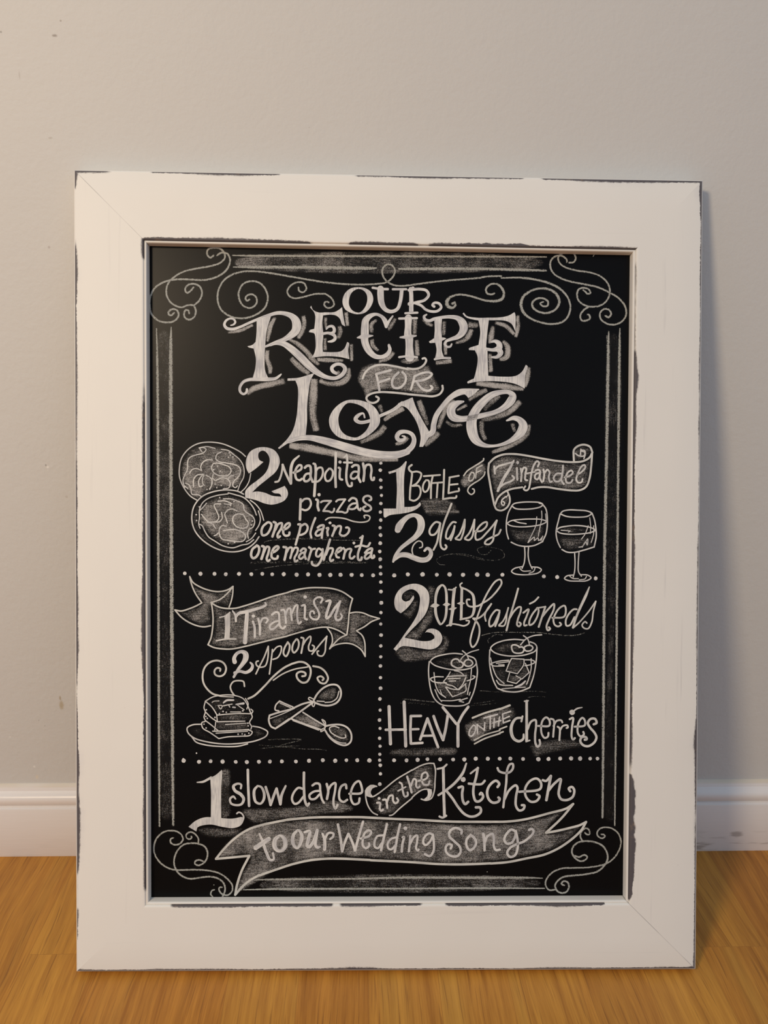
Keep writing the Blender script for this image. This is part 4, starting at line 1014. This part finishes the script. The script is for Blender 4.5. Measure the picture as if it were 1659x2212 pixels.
p.fill('800 75 740 110 700 200 688 350 690 470 720 570 770 642 820 612 862 530 876 350 870 180 842 102', ['800 102 760 150 730 240 724 360 730 480 752 560 785 613 815 570 836 480 842 300 836 180 820 118'], tone=.6)
p.v_('640 380 10 700 370 66 758 365 10', tone=.6).v_('812 360 10 860 355 54 908 355 10', tone=.6).s_(25, '885 150 950 152 990 120', tone=.6).v_('965 150 46 950 300 40 945 420 46 930 520 40 912 635 46', tone=.6).v_('893 420 10 945 415 46 995 402 8', tone=.6).s_(26, '862 650 940 625 1020 635 1100 650 1160 620 1170 582 1130 577', tone=.6)
p.s_(25, '1072 60 1045 82 1055 120 1070 150', tone=.6).v_('1070 145 36 1065 330 36 1060 550 38', tone=.6).v_('1008 342 8 1065 340 44 1108 340 8', tone=.6).v_('1058 120 24 1150 160 25 1220 220 34 1240 340 40 1235 450 38 1200 520 28 1050 562 26', tone=.6)
p.s_(27, '1175 288 1142 290 1137 330 1162 375 1220 387 1300 372 1360 335', tone=.6).s_(27, '1480 252 1560 160 1618 60 1600 12 1540 32 1450 150 1370 300 1310 450 1250 620 1200 780 1187 880 1215 943 1260 910 1308 780 1308 660 1270 590 1225 547', tone=.6).s_(27, '1480 252 1420 300 1360 335', tone=.6).s_(27, '1225 547 1290 547 1350 510 1420 430 1475 348', tone=.6).s_(26, '1475 348 1420 420 1387 510 1400 583', tone=.6)
p.tile(1040, 1250, 260)
p.pen(18, '0 785 100 757 200 742 500 740 800 745 1000 770 1200 785 1350 770 1420 745', .55).pen(14, '100 890 90 850 130 810 200 770 300 780', .45)
p.s_(28, '250 442 205 432 142 500 107 590 117 658 160 640 220 530 250 460', tone=.6).s_(27, '250 460 227 560 190 655', tone=.6).s_(26, '242 640 300 580 350 470 370 402 / 370 402 350 480 340 580 310 648 242 650', tone=.6).s_(29, '505 137 472 260 422 430 382 560 345 713', tone=.6).s_(27, '392 540 440 462 510 393 543 393 540 450 502 560 492 640 520 658 545 622 522 602', tone=.6)
p.s_(27, '577 470 650 422 622 520 587 610 592 648 625 640', tone=.6).s_(27, '667 345 730 312 785 257', tone=.6).s_(27, '772 402 702 490 662 580 662 638 710 620 770 520 788 430 772 402', tone=.6).s_(25, '765 405 880 387', tone=.6).s_(30, '880 388 850 480 790 663', tone=.6).s_(28, '842 520 920 422 1000 348 998 420 932 560 897 660 915 713 948 690 930 670', tone=.6)
p.s_(27, '977 540 1140 522 1163 420 1145 373 1082 400 1022 480 992 570 1012 638 1060 658 1100 630 1080 607', tone=.6).s_(27, '1312 422 1272 422 1202 490 1162 580 1172 648 1220 640 1282 530', tone=.6).v_('1487 115 16 1440 230 36 1370 380 34 1310 520 30 1260 675 28', tone=.6).s_(25, '1262 680 1350 600 1480 450 1577 312 / 1577 312 1542 450 1520 600 1470 688 1412 680 1387 640 1430 592 1453 612', tone=.6).done()
p = Piece('tumbler_drawing', 'chalk drawing of the lower tumbler with ice and cherries').tile(900, 1360, 280)
p.dust('230 650 400 660 520 740 640 640 690 700 640 860 450 910 330 890 260 800', .24, 10).dust('200 420 350 350 600 330 720 380 740 430 620 500 420 500', .12, 10).dust('480 540 620 530 690 510 680 640 540 760 380 680 360 650 420 560', .2, 8)
p.pen(10, '-80 905 100 915 230 930', .5).pen(10, '700 950 860 930 1000 905', .45).pen(12, '690 975 850 960 1040 940', .4)
p.s_(20, '585 315 480 305 350 320 230 355 177 405 220 450 330 490 480 515 620 510 720 480 763 430 740 370 660 335').s_(20, '162 410 152 520 162 660 190 800 240 900 320 960 460 978 600 970 670 940').s_(20, '765 430 778 530 760 680 730 800 670 940').s_(19, '340 605 240 605 177 630 200 660 280 680 380 680').s_(19, '650 655 720 630 748 602 720 592')
p.s_(16, '430 542 390 610 345 663').s_(16, '482 525 560 545 600 580').s_(18, '390 602 500 592 635 592').s_(17, '345 663 390 700 460 720 530 770 / 530 770 590 700 630 612').s_(16, '370 737 460 860 / 460 860 560 820 630 780 625 702').s_(16, '380 735 450 760 525 770').s_(15, '545 768 632 690').s_(15, '400 630 560 622').s_(14, '420 660 500 655')
p.s_(24, '550 412 530 382 490 377 452 400 447 450 490 480 530 493 580 480 598 440 570 412').s_(24, '612 412 640 387 690 392 718 430 690 463 640 468 607 440 612 412').s_(17, '550 410 590 350 680 292 793 257').s_(19, '587 272 640 320 667 380')
p.s_(16, '222 550 240 700 290 810 370 868').s_(16, '235 770 280 870 320 920').s_(16, '307 908 450 910 560 892').s_(18, '550 912 600 892 648 877').s_(18, '545 915 600 930').s_(16, '702 502 690 640 662 760 650 830').s_(15, '685 802 672 840').s_(13, '300 770 325 830 370 865').done()
p = Piece('tumbler_drawing', 'chalk drawing of the upper tumbler with ice and cherries').tile(900, 1360, 280)
p.dust('950 480 1120 480 1180 560 1180 680 1330 690 1440 580 1500 560 1430 740 1230 780 1060 740 1000 640', .15, 10).dust('960 240 1100 160 1400 150 1520 210 1420 300 1230 330 1050 310', .13, 10).dust('1215 375 1370 385 1365 450 1290 560 1150 525', .26, 6).dust('1180 580 1290 570 1390 440 1440 550 1340 640 1270 690 1165 660', .2, 6)
p.pen(10, '810 782 1000 795 1200 800 1500 790 1659 800', .5).pen(9, '1420 870 1500 855 1659 862', .45)
p.s_(20, '1380 135 1250 125 1100 145 990 190 947 240 990 290 1120 330 1280 338 1420 315 1520 270 1538 220 1510 180 1452 157').s_(20, '937 260 932 400 952 550 990 670 1030 748').s_(22, '1042 755 1120 785 1220 798 1320 790 1440 745').s_(20, '1540 230 1530 400 1500 580 1448 740').s_(18, '1180 392 1050 405 950 440 980 463 1120 465').s_(18, '1390 387 1480 392 1513 415 1460 448 1387 463').s_(14, '1020 432 1190 410').s_(14, '1050 450 1120 450')
p.s_(17, '1215 370 1375 380 / 1375 380 1370 450 1290 565 / 1290 565 1145 530 / 1145 530 1180 440 1215 370').s_(16, '1190 557 1160 660 / 1160 660 1275 690 / 1275 690 1340 630 / 1340 630 1272 590').s_(16, '1392 432 1440 550 / 1440 550 1347 633')
p.s_(24, '1310 217 1270 197 1222 202 1217 240 1240 288 1300 303 1360 288 1373 250 1350 222 1312 227').s_(23, '1382 220 1420 202 1470 207 1488 235 1460 268 1400 273 1377 245 1382 220').s_(19, '1330 195 1400 120 1500 77 1600 67').s_(19, '1367 77 1420 120 1445 195')
p.s_(16, '945 362 980 500 1030 610 1120 690').s_(17, '1022 650 1060 700 1230 715').s_(15, '1465 372 1465 500 1430 640 1407 700').s_(16, '1092 760 1250 745 1390 737').v_('1260 737 18 1340 705 26 1390 660 20').done()
p = Piece('chalk_lettering', 'words HEAVY ON THE cherries').tile(820, 1490, 260)
p.dust('150 830 350 800 1050 800 1085 840 1040 900 900 915 130 895', .30, 9).pen(14, '320 128 450 135 580 150 760 168', .5).pen(26, '300 185 500 185 680 205', .3)
B_ = .2
p.s_(48, '130 232 140 500 150 745', tone=B_).s_(48, '338 168 350 480 360 775', tone=B_).s_(38, '85 552 360 547', tone=B_).s_(40, '430 370 425 560 430 740', tone=B_).s_(38, '430 362 570 360', tone=B_).s_(35, '440 545 535 542', tone=B_).s_(38, '430 742 590 732', tone=B_).s_(41, '560 685 610 540 660 397 / 660 397 720 560 805 790', tone=B_).s_(35, '600 635 728 632', tone=B_).s_(42, '745 365 800 520 875 692 / 875 692 910 540 940 350', tone=B_).s_(42, '872 242 960 350 1058 470', tone=B_).s_(40, '1222 235 1140 350 1085 460', tone=B_).s_(46, '1080 480 1080 778', tone=B_)
p.tile(0, 0, 1659).dust('1002 1568 1022 1553 1080 1532 1108 1526 1116 1545 1100 1562 1060 1580 1022 1604', .30, 8)
p.tile(820, 1490, 260).s_(30, '1282 388 1450 322 1659 262', tone=.9).s_(23, '1305 695 1450 622 1659 560', tone=.9).s_(26, '1308 745 1450 672 1659 602', tone=.9)
p.s_(25, '1290 490 1242 560 1237 630 1270 638 1318 570 1320 502 1292 487', tone=.2).s_(25, '1345 477 1350 600', tone=.2).s_(24, '1357 490 1440 552', tone=.2).s_(24, '1450 452 1442 560', tone=.2)
p.tile(1040, 1490, 270).s_(32, '246 258 375 207', tone=.9).s_(24, '240 525 335 487', tone=.9).s_(25, '240 575 288 557', tone=.9)
p.s_(26, '35 375 210 327', tone=.2).s_(25, '118 352 115 518', tone=.2).s_(24, '172 382 165 500', tone=.2).s_(24, '240 362 225 480', tone=.2).s_(23, '152 440 260 407', tone=.2).s_(24, '280 330 290 440', tone=.2).s_(24, '282 322 387 287', tone=.2).s_(22, '287 390 372 352', tone=.2).s_(24, '292 440 378 407', tone=.2)
p.dust('620 740 700 700 950 655 1200 650 1330 700 1350 760 1150 800 900 855 700 895 660 830', .28, 9)
p.s_(28, '545 352 530 420', tone=.4).v_('540 372 28 460 382 32 405 460 40 395 560 42 430 650 38 500 683 34 555 650 30 560 592 24', tone=.4).v_('600 150 34 600 400 34 600 675 38', tone=.4).s_(24, '572 152 620 146', tone=.4).s_(24, '592 688 640 672', tone=.4).s_(31, '610 528 660 422 718 402 725 480 712 600 717 710 745 757 778 720 770 667', tone=.4)
p.s_(29, '752 480 900 475 900 402 860 367 817 400 792 480 802 590 840 640 883 620 890 572', tone=.4).s_(28, '920 385 957 400 952 623', tone=.4).s_(27, '957 480 1000 412 1060 407 1073 433', tone=.4).s_(28, '1012 490 1037 510 1035 668', tone=.4).s_(27, '1042 540 1080 482 1140 472 1148 500 1130 508', tone=.4)
p.s_(30, '1172 390 1215 372 1202 500 1197 620 1215 660 1240 642', tone=.4).dots(35, '1203 300', .4).v_('1220 285 18 1270 250 22 1335 235 14', tone=.4).s_(29, '1237 490 1370 472 1370 402 1340 372 1302 410 1277 490 1282 580 1320 620 1360 592 1352 560', tone=.4).s_(34, '1490 458 1528 440 1508 387 1450 387 1412 440 1440 500 1500 570 1526 630 1498 698 1420 748 1350 735 1312 680 1332 630 1388 630 1398 658 1372 663', tone=.4).done()

# ---- last box: slow dance
p = Piece('chalk_numeral', 'bold numeral 1 with scrolled foot before slow dance').tile(390, 1620, 270)
p.dust('550 265 655 255 665 500 655 880 550 905', .26, 6).dust('225 1055 400 1015 600 1040 830 1040 780 1110 690 1155 320 1150', .30, 8)
p.fill('395 370 470 330 545 265 / 545 265 552 275 540 500 540 910 / 540 910 402 905 / 402 905 405 600 395 370', tone=.25).v_('220 430 14 300 422 28 350 398 30 405 368 34', tone=.25)
p.fill('105 1020 200 940 320 895 500 900 680 912 800 890 / 800 890 838 900 805 995 700 1037 560 1022 400 990 260 1010 222 1030 / 222 1030 210 1082 / 210 1082 105 1020', tone=.25).s_(25, '815 965 838 890 810 842 770 827 747 845', tone=.2).done()
p = Piece('chalk_lettering', 'words slow dance').tile(0, 0, 1659)
p.dust('522 1750 560 1745 640 1740 700 1728 745 1732 765 1745 760 1752 700 1762 600 1772 545 1778', .34, 8)
p.tile(390, 1620, 270)
S_ = .3
p.v_('800 510 26 805 462 28 760 447 28 702 480 36 722 540 40 800 590 42 838 650 38 810 718 32 740 733 28 672 710 28 657 650 28 700 617 28 730 650 20', tone=S_).s_(38, '893 265 897 450 910 742', tone=S_).v_('1020 480 26 980 530 36 977 620 38 1000 690 34 1060 713 30 1103 660 34 1108 570 34 1070 492 28 1022 477 24', tone=S_)
p.s_(37, '1130 492 1170 620 1195 730 / 1195 730 1240 600 1275 512 / 1275 512 1300 620 1325 720', tone=S_).v_('1325 720 36 1342 600 36 1395 478 26', tone=S_)
p.tile(620, 1630, 270)
p.s_(37, '225 240 225 450 240 620 270 678 292 650', tone=S_).s_(33, '222 460 150 442 82 520 67 600 100 653 150 640 217 560', tone=S_).s_(33, '337 410 380 382 430 392 442 480 462 590 492 642', tone=S_).s_(32, '440 480 360 490 297 540 312 588 370 588 430 530', tone=S_).s_(37, '527 392 547 480 530 588', tone=S_).s_(33, '547 472 590 402 640 378 640 460 617 600 622 680 642 716 670 668', tone=S_).s_(33, '788 448 778 397 722 420 692 510 702 600 750 628 798 600', tone=S_).s_(33, '828 520 990 505 988 420 955 353 902 380 852 480 852 600 890 658 950 640 963 582', tone=S_)
p.done()
p = Piece('chalk_lettering', 'word Kitchen').tile(860, 1630, 270)
p.s_(41, '600 180 605 480 615 815', tone=S_).s_(28, '522 190 600 170 645 132', tone=S_).s_(32, '550 822 590 837 638 812', tone=S_).v_('905 118 22 860 240 36 760 370 36 640 470 32 535 538 28', tone=S_).s_(37, '640 480 720 580 800 700 880 788 960 823 1040 810 1097 760 1088 705 1032 700', tone=S_)
p.s_(37, '802 438 855 427 850 520 862 620 890 658 930 627', tone=S_).dots(33, '865 332', .2).s_(37, '1058 178 1035 300 1002 430 1002 540 1032 618 1080 618 1128 560 1102 507 1085 528', tone=S_).s_(27, '962 250 1010 212 1058 178', tone=S_).s_(34, '937 385 1050 395 1110 390 1150 348', tone=S_).s_(37, '1320 430 1343 390 1300 347 1222 400 1182 490 1202 590 1260 638 1330 623 1348 585 1332 570', tone=S_)
p.tile(1060, 1620, 300)
p.s_(30, '150 685 165 550 185 400 197 240 230 172 263 167 265 220 222 268 150 273 97 250 82 217', tone=S_).s_(31, '165 590 220 482 300 422 320 450 302 560 302 670 340 723 390 708 403 662 372 660', tone=S_).s_(31, '342 500 590 465 600 392 550 342 470 370 412 460 422 560 480 618 550 608 583 552 552 532', tone=S_).s_(31, '622 360 660 370 718 310', tone=S_).s_(36, '718 312 692 450 665 598', tone=S_).s_(32, '680 500 760 402 835 348 822 440 812 530 842 588 910 598 980 560 998 480 970 442 932 460 950 493', tone=S_).done()
p = Piece('ribbon_banner', 'rising chalk ribbon with the words in the').tile(620, 1630, 270)
p.dust('1120 570 1240 520 1659 215 1659 570 1400 790 1210 790 1110 680', .20, 10).tile(860, 1630, 270).dust('180 215 400 130 470 135 490 300 480 470 430 460 330 470 180 560', .38, 10)
p.tile(620, 1630, 270)
p.s_(22, '1190 422 1130 410 1070 440 1042 482 / 1042 482 1047 580 1080 690 1140 770 1200 800', tone=.5).fill('1190 425 1110 402 1055 460 1055 535 1140 557 / 1140 557 1112 510 1130 455 1190 425', tone=.3).s_(22, '1050 540 1130 560 1200 525 1300 450 1450 330 1659 205', tone=.5).s_(22, '1360 810 1400 800 1500 710 1659 580', tone=.5)
p.s_(30, '1195 640 1235 642 1232 720 1250 748 1275 730', tone=.2).dots(20, '1222 582', .2).s_(31, '1275 600 1312 600 1330 708', tone=.2).s_(29, '1322 650 1360 552 1400 542 1410 620 1440 648 1478 612 1460 580', tone=.2)
p.tile(860, 1630, 270)
p.s_(22, '184 208 300 147 400 117 475 117 / 475 117 495 200 490 350 480 480 440 580 370 607 307 590', tone=.5).s_(22, '184 570 250 512 330 465 400 460 440 470', tone=.5).fill('385 465 440 470 450 520 400 600 325 602 / 325 602 380 560 395 520 385 465', tone=.3)
p.s_(29, '20 370 47 388 62 480 90 558 128 540 125 502', tone=.2).s_(25, '0 482 100 430', tone=.2).s_(32, '120 292 155 400 180 503', tone=.2).s_(28, '167 420 212 322 240 342 240 420 265 443 285 422', tone=.2).s_(27, '272 350 370 322 395 282 370 237 322 260 312 340 342 398 400 398 418 352', tone=.2).done()
p = Piece('ribbon_banner', 'long chalk banner with the words to our Wedding Song').tile(0, 0, 1659)
p.dust('472 1850 500 1810 560 1778 620 1772 750 1768 860 1772 1000 1780 1100 1778 1180 1762 1225 1745 1200 1772 1182 1797 1225 1790 1258 1778 1230 1815 1180 1840 1120 1854 1060 1863 950 1866 860 1860 760 1852 680 1856 600 1880 540 1915 512 1928 520 1890 538 1852', .42, 8)
O_ = .75
p.tile(320, 1750, 300).s_(30, '810 582 900 470 1020 350 1180 240 1350 180 1659 115', tone=O_).s_(30, '1327 775 1200 850 1120 920 1040 1012 / 1040 1012 1060 900 1120 720 1210 545 / 1210 545 1000 565 810 582', tone=O_)
p.tile(560, 1750, 300).s_(31, '332 115 500 98 700 86 900 84 1200 84 1327 90', tone=O_).s_(31, '1327 596 1000 580 800 580 600 600 400 645 200 710 0 780', tone=O_)
p.tile(800, 1750, 300).s_(31, '0 90 200 100 332 107 600 118 800 130 1000 138 1300 140 1438 140', tone=O_).s_(31, '1438 635 1200 646 1000 648 800 643 500 622 0 598', tone=O_)
p.tile(1060, 1620, 300).s_(30, '0 858 200 856 430 825 700 755 900 700 985 645 / 985 645 850 810 660 990 / 660 990 800 965 950 930 1060 900 1140 860 / 1140 860 1080 960 950 1080 800 1180 640 1250 430 1295 200 1340 0 1356', tone=O_)
p.tile(320, 1750, 300).v_('1330 285 22 1370 380 32 1410 500 34 1460 597 32 1500 588 28 1492 515 24', tone=.1).v_('1285 450 56 1440 345 54', tone=.1)
p.tile(560, 1750, 300)
p.v_('240 308 34 192 350 50 182 430 52 212 478 44 260 486 40 306 440 50 306 360 50 270 312 38 240 305 30', tone=.1).v_('460 240 28 412 290 38 397 370 42 420 430 38 455 452 32 498 380 40 508 300 40 480 247 30 457 240 26', tone=.1)
p.v_('540 266 26 600 252 36 587 350 40 572 420 38 592 440 36 640 390 36 692 240 36', tone=.1).v_('695 240 34 677 340 38 672 420 36 698 445 32 725 437 24', tone=.1).v_('755 282 24 780 350 36 780 468 38', tone=.1).s_(29, '785 340 830 272 888 282 880 320 848 345', tone=.1)
p.s_(33, '940 172 970 330 990 492 / 990 492 1020 390 1065 282 / 1065 282 1110 380 1145 482 / 1145 482 1190 310 1240 138', tone=.1).s_(29, '1212 340 1310 310 1338 262 1310 242 1262 270 1237 350 1242 430 1280 453 1315 420 1312 397', tone=.1).s_(33, '1525 167 1490 320 1455 480', tone=.1).s_(29, '1480 300 1410 312 1377 380 1382 440 1420 453 1460 400', tone=.1)
p.tile(800, 1750, 300)
p.s_(32, '355 168 320 330 290 500', tone=.1).s_(29, '320 322 250 342 207 400 217 458 250 468 300 420', tone=.1).s_(31, '385 325 402 320 385 400 375 495', tone=.1).dots(25, '418 218', .1).s_(31, '477 310 470 400 460 492', tone=.1).s_(28, '477 400 520 322 560 302 557 380 547 460 570 483 578 470', tone=.1)
p.s_(29, '743 292 700 277 642 330 632 390 660 418 710 380 745 312', tone=.1).s_(31, '747 290 760 400 755 490 710 548 652 525', tone=.1).s_(31, '1088 280 1093 247 1020 212 952 250 942 310 1000 370 1070 440 1078 500 1040 548 970 548 907 500 902 440 930 407 973 420 960 458', tone=.1)
p.s_(33, '1195 302 1152 350 1147 420 1185 478 1230 458 1263 390 1240 330 1197 297', tone=.1).s_(35, '1350 282 1362 380 1365 480', tone=.1).s_(31, '1362 400 1400 312 1460 283 1475 340 1475 430 1500 478 1545 472', tone=.1)
p.tile(1060, 1750, 300).s_(31, '300 257 250 232 192 280 162 350 192 398 250 388 290 320 300 257', tone=.1).s_(31, '300 252 320 350 320 460 290 538 230 558 197 510 232 450 300 412 400 372 488 300 513 252 490 222 457 237', tone=.1).done()
